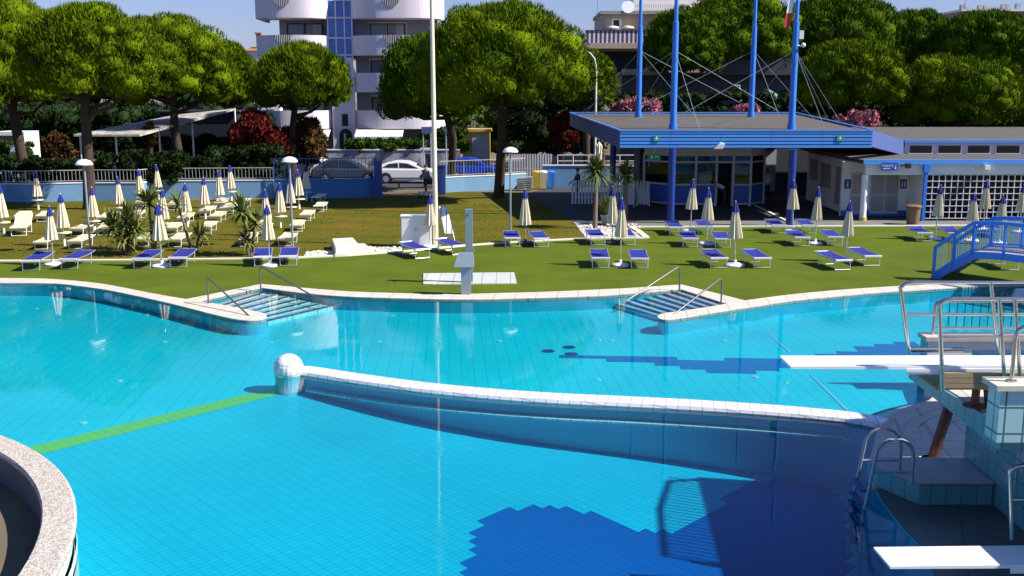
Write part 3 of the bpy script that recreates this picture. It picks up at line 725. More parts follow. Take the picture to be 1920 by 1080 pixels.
p = AY(1631,1026,11.25); board('lower white diving board in front of the tiled tower wall', p.x+.05, 11.0, .64, 4.8, R(1.5))
rt = root('board_support', (5.3,11.74,2.1), 'planked tan support box under the upper diving board', 'support')
m = MB()
for i in range(3): m.box(4.97,7.6,11.66,11.70,2.435+i*.062,2.490+i*.062)
m.build('plank', MATS['tan_plank'], rt); m = MB(); m.box(4.94,7.6,11.71,12.3,2.40,2.425); m.build('tray', MATS['tan_plank'], rt)
m = MB(); m.tube([(5.55,12.,2.11),(5.55,12.,2.40)], .05); m.cyl(5.55,12.,2.113,2.13,.14); m.tube([(5.7,12.,2.11),(5.65,12.,2.40)], .03); m.build('pedestal', MATS['rust'], rt)
def brail(label, base, top, bend_z, x1, mids, name='board_handrail', lean_posts=()):
    rt = root(name, base, label, 'handrail', 'handrails of the diving boards'); m = MB(); r = .026
    bx, by, bz = base; tx = top
    m.tube([(bx,by,bz),(bx-(bx-tx)*.85,by,bz+(bend_z-bz)*.85),(tx+.01,by,bend_z-.07),(tx+.06,by,bend_z-.02),(tx+.16,by,bend_z),(x1,by,bend_z)], r, 10)
    m.build('top_rail', MATS['steel'], rt, smooth=True); m = MB()
    for z in mids: 
        f = (z-bz)/(bend_z-bz); m.tube([(bx+(tx-bx)*f,by,z),(x1,by,z)], .02, 8)
    m.build('middle_rail', MATS['steel'], rt, smooth=True); m = MB()
    for q in lean_posts: m.tube([(q,by,bend_z),(q+.16,by,bz)], .024, 8)
    if lean_posts: m.build('post', MATS['steel'], rt, smooth=True)
brail('tall steel handrail on the far side of the upper diving board', (4.91,12.5,2.64), 4.74, 3.53, 9., [3.13], lean_posts=(5.85,))
brail('steel handrail on the near side of the upper diving board', (4.99,11.62,2.42), 4.86, 3.50, 9., [3.06], lean_posts=(5.55,5.73))
brail('steel handrail of the lower diving board rising before the dark tile wall', (5.86,11.45,.66), 5.76, 1.57, 9., [1.15])
rt = root('foot_bar', (5.2,12.6,2.64), 'short round steel bar lying beside the upper diving board', 'bar')
m = MB(); m.tube([(4.92,12.6,2.66),(5.62,12.6,2.66)], .035); m.build('bar', MATS['steel'], rt, smooth=True)
p = AY(1900,712,11.15); rt = root('parapet_handrail', (p.x,11.15,2.66), 'single bent steel rail rising from the tiled parapet block', 'handrail')
m = MB(); m.tube([(p.x-.02,11.15,2.66),(p.x-.02,11.15,3.15),(p.x,11.15,3.24),(p.x+.08,11.15,3.29),(8.,11.15,3.29)], .024, 10); m.build('rail', MATS['steel'], rt, smooth=True)
m = MB(); m.cyl(p.x-.02,11.15,2.66,2.675,.06); m.build('foot_plate', MATS['steel'], rt)
# step block and ladder
rt = root('step_block', (5.55,14.1,0), 'dark tiled step block behind the pool ladder', 'step block')
m = MB(); m.prism([(5.84,14.08),(6.88,14.08),(6.88,15.1),(5.42,15.1),(5.48,14.75)],.0,.32); m.build('block', MATS['tiles_tower'], rt); m = MB(); m.prism([(5.80,14.05),(6.88,14.05),(6.88,15.12),(5.39,15.12),(5.44,14.73)],.32,.345); m.build('top_slab', MATS['violet_slab'], rt)
rt = root('pool_ladder', (5.2,14.3,0), 'steel pool ladder with two hooped handrails', 'ladder')
for y in (14.02,14.50):
    xf = 5.68; xl = 5.14; m = MB()
    m.tube([(xf,y,.345),(xf,y,.72)] + [((xf+xl)/2+(xf-xl)/2*math.cos(a), y, .75+.26*math.sin(a)) for a in [math.pi*k/10 for k in range(1,10)]] + [(xl,y,.72),(xl-.06,y,.3),(xl-.12,y,-.1),(xl-.14,y,-1.0)], .025, 10)
    m.tube([(xf,y,.52),(xl-.02,y,.52)], .018, 8); m.build('hoop', MATS['grey_metal'], rt, smooth=True); m = MB(); m.cyl(xf,y,.345,.365,.055); m.build('foot_plate', MATS['grey_metal'], rt)
for i in range(5):
    z = .22-.2*i; m = MB(); m.box(4.96-.01*i,5.06-.01*i,14.02,14.50,z,z+.03); m.build('step', MATS['deep_blue'], rt)
# ------------------------------------------------------------------ parasols
def make_parasol(label, group, kind):
    rt = root('parasol', (0,0,0), label, 'parasol', group)
    zb, zt = (.98, 1.95) if kind == 'turf' else (.80, 1.93)
    m = MB(); m.cyl(0,0,0,2.12,.022,n=10); m.build('pole', MATS['alu' if kind != 'dark' else 'grey_metal'], rt, smooth=True)
    m = MB(); m.lathe([(.25,zb),(.235,zb+.12),(.185,zb+(zt-zb)*.45),(.125,zb+(zt-zb)*.8),(.09,zt)], n=20, pleat=.42); m.build('canopy', MATS['cream_fabric'], rt)
    m = MB(); m.lathe([(.13,zt-.05),(.12,zt+.03),(.075,zt+.16),(.03,zt+.27),(.02,zt+.29)], n=18, pleat=.22); m.build('cap', MATS['blue_fabric'], rt)
    m = MB(); m.lathe([(.02,zt+.28),(.022,zt+.31),(.012,zt+.345)], n=8); m.build('finial', MATS['alu'], rt)
    if kind == 'turf' or kind == 'dark':
        m = MB(); m.lathe([(.30,.0),(.31,.05),(.27,.09),(.06,.11),(.05,.22)], n=20); m.build('base', MATS['white' if kind == 'turf' else 'dark_metal'], rt, smooth=True)
    else:
        m = MB(); m.lathe([(.29,.55),(.30,.565),(.30,.585),(.29,.60)], n=20); m.build('table', MATS['cream_plastic'], rt, smooth=True)
        m = MB(); m.lathe([(.055,0),(.05,.3),(.05,.55)], n=12); m.build('sleeve', MATS['white'], rt, smooth=True)
    return rt
PAR = []           # (x, y, description of where it stands)
def place(protos, kind, base, label, group, what, tall=1., lean=0.):
    if kind not in protos: o = make_parasol(label, group, kind); protos[kind] = o
    else: o = copy_tree(protos[kind], (0,0,0), 0, label, group)
    o.location = (base.x, base.y, 0.); o.rotation_euler = (R(random.uniform(-1,1)), R(lean + random.uniform(-.8,.8)), random.uniform(0,6)); sw_ = random.uniform(.9,1.12); o.scale = (sw_,sw_,tall); PAR.append((base.x, base.y, what)); return o
pk = {}; GL = 'closed cream parasols on the lawn'; GT = 'closed cream parasols on the turf'
lines = {'left': [(100,497),(121,461),(178,436),(225,409),(265,387),(298,374)], 'middle': [(304,500),(309,441),(352,425),(385,410),(413,390),(434,376)], 'right': [(506,499),(500,442),(526,427),(546,408),(561,392),(575,377)]}
tops  = {'left': [385,362,350,331,317,310], 'middle': [381,361,346,332,319,311], 'right': [381,357,342,330,318,310]}
ordn = ['front','second','third','fourth','fifth','last']
def tallness(b, vt, full): 
    z = AY(960, vt, b.y).z; return max(.85, min(1.2, z/full))
for ln in ('left','middle','right'):
    for i, (u, v) in enumerate(lines[ln]):
        kind = 'turf' if i == 0 else 'table'; b = G(u, v)
        what = '%s parasol in the %s line on the lawn' % (ordn[i], ln)
        lab = 'closed cream parasol%s, %s from the kerb in the %s lawn line' % (' with base' if i == 0 else ' with table', {'front':'first','last':'sixth'}.get(ordn[i], ordn[i]), ln)
        place(pk, kind, b, lab, GL, what, tallness(b, tops[ln][i], 2.29 if i == 0 else 2.27))
place(pk, 'table', G(8,441), 'closed cream parasol with blue cap cut by the left edge of the photo', GL, 'parasol at the left picture edge', tallness(G(8,441),345,2.27))
place(pk, 'table', G(72,393), 'closed cream parasol with blue cap before the blue wall, left of the pine trunk', GL, 'parasol before the blue wall at far left', tallness(G(72,393),327,2.27))
for u, v, vt, kind, where in [(806,464,365,'turf','beside the white cabinet'),(985,458,352,'dark','on a dark base at the lawn kerb'),(1148,457,347,'dark','behind another parasol at the gravel bed'),(1163,499,370,'turf','above the right pool steps'),
        (1294,434,335,'turf','nearest the blue canopy post, rear row'),(1325,458,351,'turf','in front of the glazed kiosk, middle row'),(1378,499,376,'turf','in the front row, second from the right'),(1486,434,336,'turf','before the right canopy post, rear row'),
        (1528,458,350,'turf','before the shaded side wall, middle row'),(1585,490,375,'turf','in the front row, nearest the bridge'),(1753,449,345,'turf','left of the bridge before the white lattice'),(1820,452,364,'turf','behind the left end of the bridge railing'),
        (1843,432,336,'turf','before the lattice, farthest back behind the bridge'),(1873,458,372,'turf','behind the middle of the bridge railing'),(1911,436,345,'turf','behind the bridge at the right photo edge')]:
    b = G(u, v); place(pk, kind, b, 'closed cream parasol ' + where, GT, 'parasol ' + where, tallness(b, vt, 2.29), lean=random.uniform(-2.,2.))
# ------------------------------------------------------------------ sunbeds
def make_bed(label, group, kind, name='sunbed'):
    rt = root(name, (0,0,0), label, 'sunbed', group); L_, W, Z = 1.62, .60, .36
    fab = MATS['blue_fabric' if kind == 'blue' else 'cream_plastic']; fr = MATS['alu' if kind == 'blue' else 'white']
    def prof(y): return Z + (.0 if y < 1.0 else (y-1.0)*(.10 if kind != 'raised' else .62))
    ys = [0,.22,.45,.7,.9,1.0,1.2,1.4,L_]
    m = MB()
    for sx in (-1, 1): m.tube([(sx*W/2, y, prof(y)) for y in ys], .018, 6)
    m.tube([(-W/2,0,Z),(W/2,0,Z)], .018, 6); m.tube([(-W/2,L_,prof(L_)),(W/2,L_,prof(L_))], .018, 6); m.build('frame', fr, rt)
    m = MB(); n = len(ys); q = []
    for y in ys:
        for x, dz in ((-W/2+.015,.012),(-.15,-.006),(.15,-.006),(W/2-.015,.012)): q.append((x, max(.03,min(L_-.02,y)), prof(y)+dz+.008))
    m.add(q, [(i*4+k,i*4+k+1,(i+1)*4+k+1,(i+1)*4+k) for i in range(n-1) for k in range(3)]); m.build('sling', fab, rt, smooth=True)
    if kind == 'blue':
        for y in (.50, .93): m = MB(); m.box(-W/2+.02,W/2-.02,y,y+.055,Z+.016,Z+.02); m.build('stripe', MATS['blue_light_fabric'], rt)
        m = MB(); m.box(-W/2-.005,W/2+.005,-.02,.05,Z-.028,Z+.024); m.build('end_bar', MATS['white'], rt)
    else:
        m = MB(); m.box(-W/2-.005,W/2+.005,-.02,.05,Z-.03,Z+.028); m.build('end_bar', MATS['white'], rt)
    for y in (.08, 1.25):
        m = MB(); h = prof(y)
        for sx in (-1, 1): m.tube([(sx*(W/2-.02), y+.06, h),(sx*(W/2-.03), y, .02)], .016, 6)
        m.tube([(-W/2+.03,y,.03),(W/2-.03,y,.03)], .014, 6); m.build('leg', fr, rt)
    return rt
bk = {}
USED = {}
def bed(kind, uf, vf, ub, vb, group, name='sunbed', label=None, scale=1.):
    f = G(uf, vf); b = G(ub, vb, .34); d = Vector((b.x-f.x, b.y-f.y)); ang = math.atan2(d.y, d.x) - math.pi/2
    ang = max(-.75, min(.75, ang))
    colr = 'blue' if kind == 'blue' else 'cream'
    if not label:
        best = min(PAR, key=lambda p: (p[0]-f.x)**2 + (p[1]-f.y-.6)**2)
        side = 'left' if f.x < best[0] else 'right'
        label = '%s sunbed to the %s of the %s' % (colr, side, best[2])
        if label in USED: label = '%s sunbed farther %s of the %s' % (colr, side, best[2])
        if label in USED: label = '%s sunbed lying %s of the %s' % (colr, side, best[2])
    USED[label] = 1
    if kind not in bk: o = make_bed(label, group, kind); bk[kind] = o
    else: o = copy_tree(bk[kind], (0,0,0), 0, label, group)
    o.location = (f.x + math.sin(ang)*.1, f.y - .1, 0); o.rotation_euler.z = ang; o.scale = (scale,)*3; return o
GBL = 'blue sunbeds on the turf'; GWH = 'cream sunbeds on the lawn'
for q in [(59,508,84,477),(131,505,156,476),(267,504,288,474),(335,502,350,473),(493,500,494,470),(541,499,544,469),(792,485,763,458),(861,478,830,452),(961,463,957,437),(1015,464,1004,437),(1121,460,1110,434),(1177,460,1168,434),
          (1126,503,1122,471),(1199,504,1194,472),(1268,442,1257,417),(1322,440,1316,417),(1294,464,1286,437),(1355,465,1346,437),(1347,503,1327,472),(1428,503,1405,472),(1460,438,1446,415),(1516,438,1503,415),(1503,462,1482,435),(1565,461,1549,435),
          (1579,507,1546,477),(1634,499,1606,470),(1732,453,1712,428),(1790,453,1772,428),(1893,507,1869,478),(1868,446,1850,420)]:
    bed('blue', *q, GBL)
for q in [(80,416,89,397),(40,417,47,398),(78,468,98,443),(142,467,168,441),(145,443,166,421),(196,442,206,419),(194,420,208,400),(255,414,263,396),(264,391,271,372),(322,440,335,417),(328,464,344,440),(267,463,282,440),
          (345,421,358,398),(386,438,399,415),(405,417,418,396),(385,407,398,387),(428,401,438,382),(413,391,421,372),(455,391,462,373),(463,463,470,440),(535,462,547,437),(556,435,563,411),(573,415,583,394),(598,398,608,378),(593,380,599,366),(489,435,495,414),(325,394,334,375)]:
    bed('cream', *q, GWH, scale=random.uniform(.84,.92))
bed('raised', 36,443,58,412, GWH, label='cream lounger with its back raised, near the left photo edge', scale=1.05)
# ------------------------------------------------------------------ lamps on the lawn
def park_lamp(u, v, vt, label):
    f = G(u, v); zt = AY(u, vt, f.y).z; rt = root('garden_lamp', (f.x, f.y, 0), label, 'lamp post', 'mushroom lamps on the lawn')
    m = MB(); m.tube([(f.x,f.y,0),(f.x,f.y,zt-.22)], .04, 10); m.build('post', MATS['grey_metal'], rt, smooth=True)
    m = MB(); m.lathe([(.30,zt-.20),(.31,zt-.17),(.24,zt-.06),(.10,zt),(.02,zt+.01)], f.x, f.y, 20); m.build('shade', MATS['white'], rt, smooth=True)
    m = MB(); m.cyl(f.x,f.y,zt-.27,zt-.2,.07,.12); m.build('neck', MATS['grey_metal'], rt)
park_lamp(170,474,299,'mushroom shaped lamp post before the big pine trunk on the left lawn')
park_lamp(549,463,294,'mushroom shaped lamp post beside the right line of lawn parasols')
park_lamp(957,452,276,'mushroom shaped lamp post right of the thick central pine trunk')
# flag pole
f = G(816,462); rt = root('flag_pole', (f.x+.02, f.y, 0), 'tall cream pole rising out of the photo behind the white cabinet', 'pole')
m = MB(); m.tube([(f.x+.02,f.y+.1,0),(f.x,f.y+.1,6),(f.x-.04,f.y+.1,16.)], [.10,.085,.055], 14); m.build('pole', MATS['cream_fabric'], rt, smooth=True)
m = MB(); m.cyl(f.x+.02,f.y+.1,0,.05,.2); m.build('foot_plate', MATS['grey_metal'], rt)
# cabinet
a, b = G(753,463), G(811,458); rt = root('storage_cabinet', (a.x, a.y, 0), 'white two door storage cabinet standing on the lawn kerb', 'cabinet')
zt = AY(780,404,a.y).z; w = b.x-a.x
m = MB(); m.box(a.x,a.x+w,a.y,a.y+.45,.04,zt-.04); m.box(a.x+.03,a.x+w-.03,a.y+.03,a.y+.42,0,.04); m.build('body', MATS['white'], rt)
m = MB(); m.box(a.x-.03,a.x+w+.03,a.y-.03,a.y+.48,zt-.04,zt); m.build('top', MATS['white'], rt)
for i in (0,1):
    x0 = a.x+.02+i*(w/2); m = MB(); m.box(x0,x0+w/2-.03,a.y-.012,a.y-.001,.07,zt-.07); d = m.build('door', MATS['white'], rt)
    d['_loc'] = rt['_loc']; m = MB(); hx = x0+w/2-.08 if i == 0 else x0+.04; m.box(hx,hx+.02,a.y-.03,a.y-.012,zt*.5,zt*.5+.12); m.build('handle', MATS['grey_metal'], d)
# striped folded chair
p = G(842,452); rt = root('striped_lounger_back', (p.x, p.y, 0), 'navy and white striped deck panel leaning beside the white cabinet', 'deck chair')
TILE('navy_stripes', (.03,.035,.07), (.03,.035,.07), (.72,.70,.70), .22, 9, .10, wall=True, rough=.8)
z1 = AY(830,390,p.y).z; xl, xr = AY(822,440,p.y).x, AY(851,440,p.y).x; sl = (AY(836,440,p.y).x - AY(843,440,p.y).x)
m = MB(); m.add([(xl+.25,p.y,.3),(xr,p.y,.3),(xr+sl-.2,p.y+.5,z1),(xl+.02,p.y+.5,z1),(xl+.25,p.y+.04,.3),(xr,p.y+.04,.3),(xr+sl-.2,p.y+.54,z1),(xl+.02,p.y+.54,z1)], [(0,1,2,3),(7,6,5,4),(0,4,5,1),(1,5,6,2),(2,6,7,3),(3,7,4,0)])
m.build('fabric', MATS['navy_stripes'], rt)
m = MB(); m.tube([(xl+.22,p.y+.02,.02),(xl+.0,p.y+.52,z1)],.02); m.tube([(xr+.03,p.y+.02,.02),(xr+sl-.17,p.y+.52,z1)],.02); m.tube([(xr,p.y+.9,.0),(xr+sl*.5,p.y+.35,z1*.6)],.02); m.build('frame', MATS['alu'], rt)
# stone plinth
q = g2([(628,482),(701,477),(684,461),(622,463)]); rt = root('stone_plinth', (*q[0],0), 'pale wedge shaped stone plinth on the lawn kerb', 'plinth')
m = MB(); m.prism(q, -.02, .10); m.build('base', MATS['stone'], rt)
c = Vector(q[0]).lerp(Vector(q[2]), .45); m = MB(); m.add([(q[0][0]+.02,q[0][1]+.1,.1),(q[1][0]-.5,q[1][1]+.15,.1),(q[2][0]-.25,q[2][1]-.1,.1),(q[3][0]+.05,q[3][1]-.1,.1),(q[1][0]-.75,q[1][1]+.2,.34),(q[2][0]-.45,q[2][1]-.1,.34),(q[3][0]+.05,q[3][1]-.1,.34),(q[0][0]+.02,q[0][1]+.15,.30)], [(3,2,1,0),(7,4,5,6),(0,1,4,7),(1,2,5,4),(2,3,6,5),(3,0,7,6)])
m.build('wedge', MATS['stone'], rt)
m = MB(); m.flat(g2([(566,484),(628,480.5),(620,471),(600,470),(580,476)]), .004); m.flat(g2([(690,477),(752,472.5),(755,464),(720,463),(684,468)]), .004)
o = m.build('white_pebbles', MATS['white_pebbles'], smooth='raw'); o['kind'] = 'stuff'; o['label'] = 'white pebbles spread on both sides of the stone plinth'
m = MB(); rg = random.Random(5)
for _ in range(260):
    t = rg.random(); 
    pp = G(rg.uniform(572,626), rg.uniform(472,482)) if t < .3 else (G(rg.uniform(690,752), rg.uniform(464,475)) if t < .55 else G(rg.uniform(1095,1200), rg.uniform(421,446)))
    m.ball((pp.x,pp.y,.02), rg.uniform(.04,.09), 6, 4, (1,1,.6))
o = m.build('pebbles', MATS['stone']); o['kind'] = 'stuff'; o['label'] = 'loose white pebbles around the plinth and the palm'
# shower and foot basin
p = G(880,531); zt = AY(879,392,p.y).z; rt = root('shower_column', (p.x, p.y, 0), 'tall slim grey metal shower column on the white tiled pad', 'shower')
m = MB(); m.box(p.x-.11,p.x+.11,p.y-.09,p.y+.09,.03,zt); m.build('column', MATS['grey_metal'], rt)
m = MB(); m.box(p.x-.03,p.x+.03,p.y-.22,p.y-.09,zt-.16,zt-.11); m.build('shower_head', MATS['steel'], rt); m = MB(); m.cyl(p.x+.15,p.y,1.0,1.08,.04); m.build('tap', MATS['steel'], rt)
q = g2([(793,534),(969,532.5),(964,512),(794,514)]); rt = root('shower_pad', (*q[0],0), 'white tiled rectangular pad under the shower column', 'pad'); m = MB(); m.prism(q, -.01, .03); m.build('pad', MATS['tiles_pad'], rt)
p = G(874,552); zt = AY(874,498,p.y).z; rt = root('wash_column', (p.x, p.y, 0), 'short grey column with a tapered basin at the pool coping', 'wash basin')
m = MB(); m.box(p.x-.14,p.x+.14,p.y-.1,p.y+.1,.012,zt+.02); m.build('column', MATS['grey_metal'], rt)
zb = zt; z2 = AY(874,474,p.y).z; m = MB(); a, b, c, d = AY(852,498,p.y).x, AY(889,498,p.y).x, AY(859,474,p.y).x, AY(887,474,p.y).x
m.add([(a,p.y-.28,zb),(b,p.y-.28,zb),(b,p.y+.1,zb),(a,p.y+.1,zb),(c,p.y-.12,z2),(d,p.y-.12,z2),(d,p.y+.1,z2),(c,p.y+.1,z2)], [(0,3,2,1),(4,5,6,7),(0,1,5,4),(1,2,6,5),(2,3,7,6),(3,0,4,7)]); m.build('basin', MATS['grey_metal'], rt)
# ------------------------------------------------------------------ yuccas and palms
def yucca(label, base, stems, cat='yucca', name='yucca', trunk_r=.05, n=80, L_=.80, droop=.5, seed=1):
    rt = root(name, tuple(base), label, cat, None); g = np.random.default_rng(seed); m = MB(); V = []; T = []
    for dx, dy, h, s in stems:
        hd = Vector((base.x+dx, base.y+dy, h)); m.tube([(base.x+dx*.2,base.y+dy*.2,-.03),(base.x+dx*.6,base.y+dy*.6,h*.55),hd], [trunk_r*1.3,trunk_r,trunk_r*.9], 8)
        for i in range(n):
            a = g.uniform(0,6.283); el = g.uniform(-.55,1.45); d = np.array([math.cos(a)*math.cos(el), math.sin(a)*math.cos(el), math.sin(el)])
            l = L_*s*g.uniform(.75,1.1); sd = np.array([-math.sin(a), math.cos(a), 0]); w = .030*s+.012
            p0 = np.array(hd); p1 = p0 + d*l*.55; p2 = p0 + d*l + np.array([0,0,-droop*l*.35*(math.cos(el))])
            o = len(V); V += [p0-sd*w*.6, p0+sd*w*.6, p1-sd*w, p1+sd*w, p2]; T += [(o,o+1,o+3),(o,o+3,o+2),(o+2,o+3,o+4)]
    np_mesh('leaves', np.array(V), np.array(T), [LEAFS['palm']], rt); m.build('stem', MATS['palm_bark'], rt, smooth=True); return rt
yucca('many stemmed bushy yucca in front of the left line of cream sunbeds', G(237,476), [(-.45,0,.95,1.1),(.1,.1,1.2,1.15),(.45,-.1,.85,1.1),(.0,-.2,.6,1.)], n=95, seed=2)
yucca('taller spiky yucca with a starry head left of the middle parasols', G(287,468), [(-.05,0,1.75,1.15),(.25,0,.75,.9)], n=85, seed=3)
yucca('thin crooked young yucca beside the middle line of lawn parasols', G(365,470), [(-.55,0,1.75,.75),(.2,0,.55,.85)], n=50, seed=4)
yucca('yucca with two heads left of the right line of lawn parasols', G(468,478), [(-.2,0,1.55,1.15),(.25,.1,1.15,.9),(-.1,0,.5,.7)], n=90, seed=5)
yucca('tiny yucca sprout at the foot of the crooked yucca', G(378,462), [(.05,0,.5,.7)], n=45, seed=6)
yucca('slender palm tree with a shaggy collar growing in the gravel bed', G(1115,428), [(.05,0,2.4,1.)], cat='palm', name='palm_tree', trunk_r=.085, n=190, L_=1.0, droop=.9, seed=7)
yucca('short palm behind the pot, left of the glazed kiosk', G(1172,412), [(.0,0,2.05,1.)], cat='palm', name='palm_tree', trunk_r=.11, n=170, L_=.95, droop=.9, seed=8)
p = G(1139,421); rt = root('plant_pot', (p.x,p.y,0), 'big round stone pot with a low green plant by the gravel bed', 'plant pot')
m = MB(); m.lathe([(.20,0),(.27,.15),(.31,.38),(.34,.42),(.33,.46),(.28,.45)], p.x, p.y, 20); m.build('pot', MATS['pot'], rt, smooth=True)
V, T = leaves([(p.x,p.y,.75,.3,.3,.35)], 260, .5, .05, 9, up=.9, core=.5); np_mesh('plant', V, T, [LEAFS['palm']], rt)
# ragged grass along the lawn (blades, denser near the kerb)
g = np.random.default_rng(11); LP = lawn; V = []; n = 16000
xs = g.uniform(-34, 6, n*2); ys = 35.5 + (g.random(n*2)**1.5)*20; ok = [i for i in range(len(xs)) if inside((xs[i], ys[i]), LP)][:n]
P = np.stack([xs[ok], ys[ok], np.full(len(ok), -.01)], 1); k = len(P); a = g.uniform(0, 6.283, k); h = g.uniform(.015,.05,k); w = g.uniform(.012,.03,k)
S_ = np.stack([np.cos(a)*w, np.sin(a)*w, np.zeros(k)], 1); Tp = np.stack([g.normal(size=k)*.03, g.normal(size=k)*.03, h], 1)
V = np.stack([P-S_, P+S_, P+Tp], 1).reshape(-1,3); o = np_mesh('grass', V, np.arange(3*k).reshape(-1,3), [LEAFS['grass']]); o['kind'] = 'stuff'; o['label'] = 'dry short grass of the lawn'
# ------------------------------------------------------------------ pavilion with the blue canopy
Y0 = 47.3; XL, XR = 4.86, 16.25; YB = 61.; XLB, XRB = 3.35, 16.4
ZB, ZT = AY(1400,278,Y0).z, AY(1400,245,Y0).z; ZTB = AY(1300,212,YB).z
pv = root('pool_pavilion', (10.5, 52., 0), 'open pavilion with a wide corrugated blue canopy and glazed kiosk', 'pavilion')
m = MB(); m.add([(XL+.1,Y0+.1,ZT-.06),(XR-.1,Y0+.1,ZT-.06),(XRB,YB,ZTB-.05),(XLB+.1,YB,ZTB-.05),(XL+.1,Y0+.1,ZB+.12),(XR-.1,Y0+.1,ZB+.12),(XRB,YB,ZTB-.7),(XLB+.1,YB,ZTB-.7)], [(0,1,2,3),(7,6,5,4),(0,4,5,1),(1,5,6,2),(2,6,7,3),(3,7,4,0)])
m.build('roof', MATS['roof_gravel'], pv)
m = MB(); nb = 5; hb = (ZT-ZB)/nb
for i in range(nb):
    for k in range(5): m.box(XL+(XR-XL)*k/5+.006,XL+(XR-XL)*(k+1)/5-.006,Y0,Y0+.06,ZB+i*hb+.024,ZB+(i+1)*hb-.020)
m.box(XL-.03,XR+.02,Y0-.02,Y0+.09,ZT-.012,ZT+.035)
m.build('fascia', MATS['fascia_blue'], pv)
m = MB(); m.box(XL+.01,XR-.01,Y0+.062,Y0+.1,ZB+.0,ZT-.02); m.build('fascia_backing', MATS['groove'], pv)
m = MB(); ZBB = AY(1067,236,YB).z
for i in range(nb):
    a0, a1 = i/nb+.004/(ZT-ZB), (i+1)/nb-.014/(ZT-ZB)
    m.add([(XL,Y0+.0,ZB+(ZT-ZB)*a0),(XLB,YB,ZBB+(ZTB-ZBB)*a0),(XLB,YB,ZBB+(ZTB-ZBB)*a1),(XL,Y0+.0,ZB+(ZT-ZB)*a1),(XL+.06,Y0+.06,ZB+(ZT-ZB)*a0),(XLB+.06,YB,ZBB+(ZTB-ZBB)*a0),(XLB+.06,YB,ZBB+(ZTB-ZBB)*a1),(XL+.06,Y0+.06,ZB+(ZT-ZB)*a1)], [(0,3,2,1),(4,5,6,7),(0,1,5,4),(1,2,6,5),(2,3,7,6),(3,0,4,7)])
m.build('side_fascia', MATS['lavender'], pv)  # shade of the left side put into this darker blue
m = MB(); m.beam((XLB,YB,ZTB+.02),(XRB,YB,ZTB+.02),.1,.08); m.beam((XL,Y0+.1,ZT+.02),(XLB,YB,ZTB+.02),.08,.06); m.beam((XR,Y0+.1,ZT+.02),(XRB,YB,ZTB+.02),.08,.06); m.build('roof_edge', MATS['fascia_blue'], pv)
m = MB(); m.box(XL+.3,XR-.2,Y0+.2,YB-.5,ZB+.02,ZB+.1); m.build('ceiling', MATS['house_grey'], pv)
for u, vb in ((1257,418),(1480,424)):
    p = G(u, vb); m = MB(); m.cyl(p.x,p.y,0,ZB+.02,.17,n=16); m.cyl(p.x,p.y,0,.04,.24,n=16); m.build('post', MATS['royal_blue'], pv, smooth=True)
for p in ((5.6,58.),(8.,60.4)): m = MB(); m.cyl(*p,0,ZB+.4,.17,n=14); m.build('post', MATS['royal_blue'], pv, smooth=True)
for u in (1231,1575):
    p = AY(u,259,Y0-.02); m = MB(); m.box(p.x-.13,p.x+.13,Y0-.035,Y0-.005,p.z-.13,p.z+.13); s_ = m.build('exit_sign', MATS['sign_green'], pv); s_['_loc'] = pv['_loc']
    m = MB(); m.box(p.x-.025,p.x+.025,Y0-.042,Y0-.036,p.z-.02,p.z+.09); m.add([(p.x-.07,Y0-.04,p.z-.01),(p.x+.07,Y0-.04,p.z-.01),(p.x,Y0-.04,p.z-.09)],[(0,2,1)]); m.build('arrow', MATS['white'], s_)
# glazed kiosk
KY = 54.2; kx = [AY(1207,340,KY+1.6).x, AY(1262,340,KY).x, AY(1304,340,KY).x, AY(1343,340,KY).x, AY(1374,340,KY).x, AY(1407,340,KY).x, AY(1432,340,KY+1.2).x]
kz = lambda v: AY(1300,v,KY).z
z_b, z_s, z_t, z_h, z_c = kz(384), kz(346), kz(304), kz(291), kz(281)
def yk(i): return KY + (1.6 if i == 0 else 1.2 if i == 6 else 0)
m = MB(); mg = MB(); mp = MB(); mh = MB()
for i in range(7):
    x, y = kx[i], yk(i); m.box(x-.06,x+.06,y-.05,y+.05,0,z_h)
for i in range(6):
    a, b = Vector((kx[i], yk(i), 0)), Vector((kx[i+1], yk(i+1), 0))
    for z in (z_b+.05, z_s, z_t, z_h):
        if i == 3 and z in (z_b+.05, z_s): continue
        m.beam((a.x,a.y-.005,z),(b.x,b.y-.005,z),.08,.09)
    def quad(mm, za, zb_, dy): mm.add([(a.x,a.y+dy,za),(b.x,b.y+dy,za),(b.x,b.y+dy,zb_),(a.x,a.y+dy,zb_),(a.x,a.y+dy+.03,za),(b.x,b.y+dy+.03,za),(b.x,b.y+dy+.03,zb_),(a.x,a.y+dy+.03,zb_)], [(0,1,2,3),(7,6,5,4),(0,4,5,1),(1,5,6,2),(2,6,7,3),(3,7,4,0)])
    if i != 3: quad(mg, z_s, z_h, .0); mp = MB(); quad(mp, z_b, z_s, .01); mp.build('blue_panel', MATS['panel_blue'], pv)
    else: quad(mg, z_t, z_h, .0)
    quad(mh, z_h, 3.35, -.01)
m.build('window_frame', MATS['frame_white'], pv); mh.build('header', MATS['frame_white'], pv)
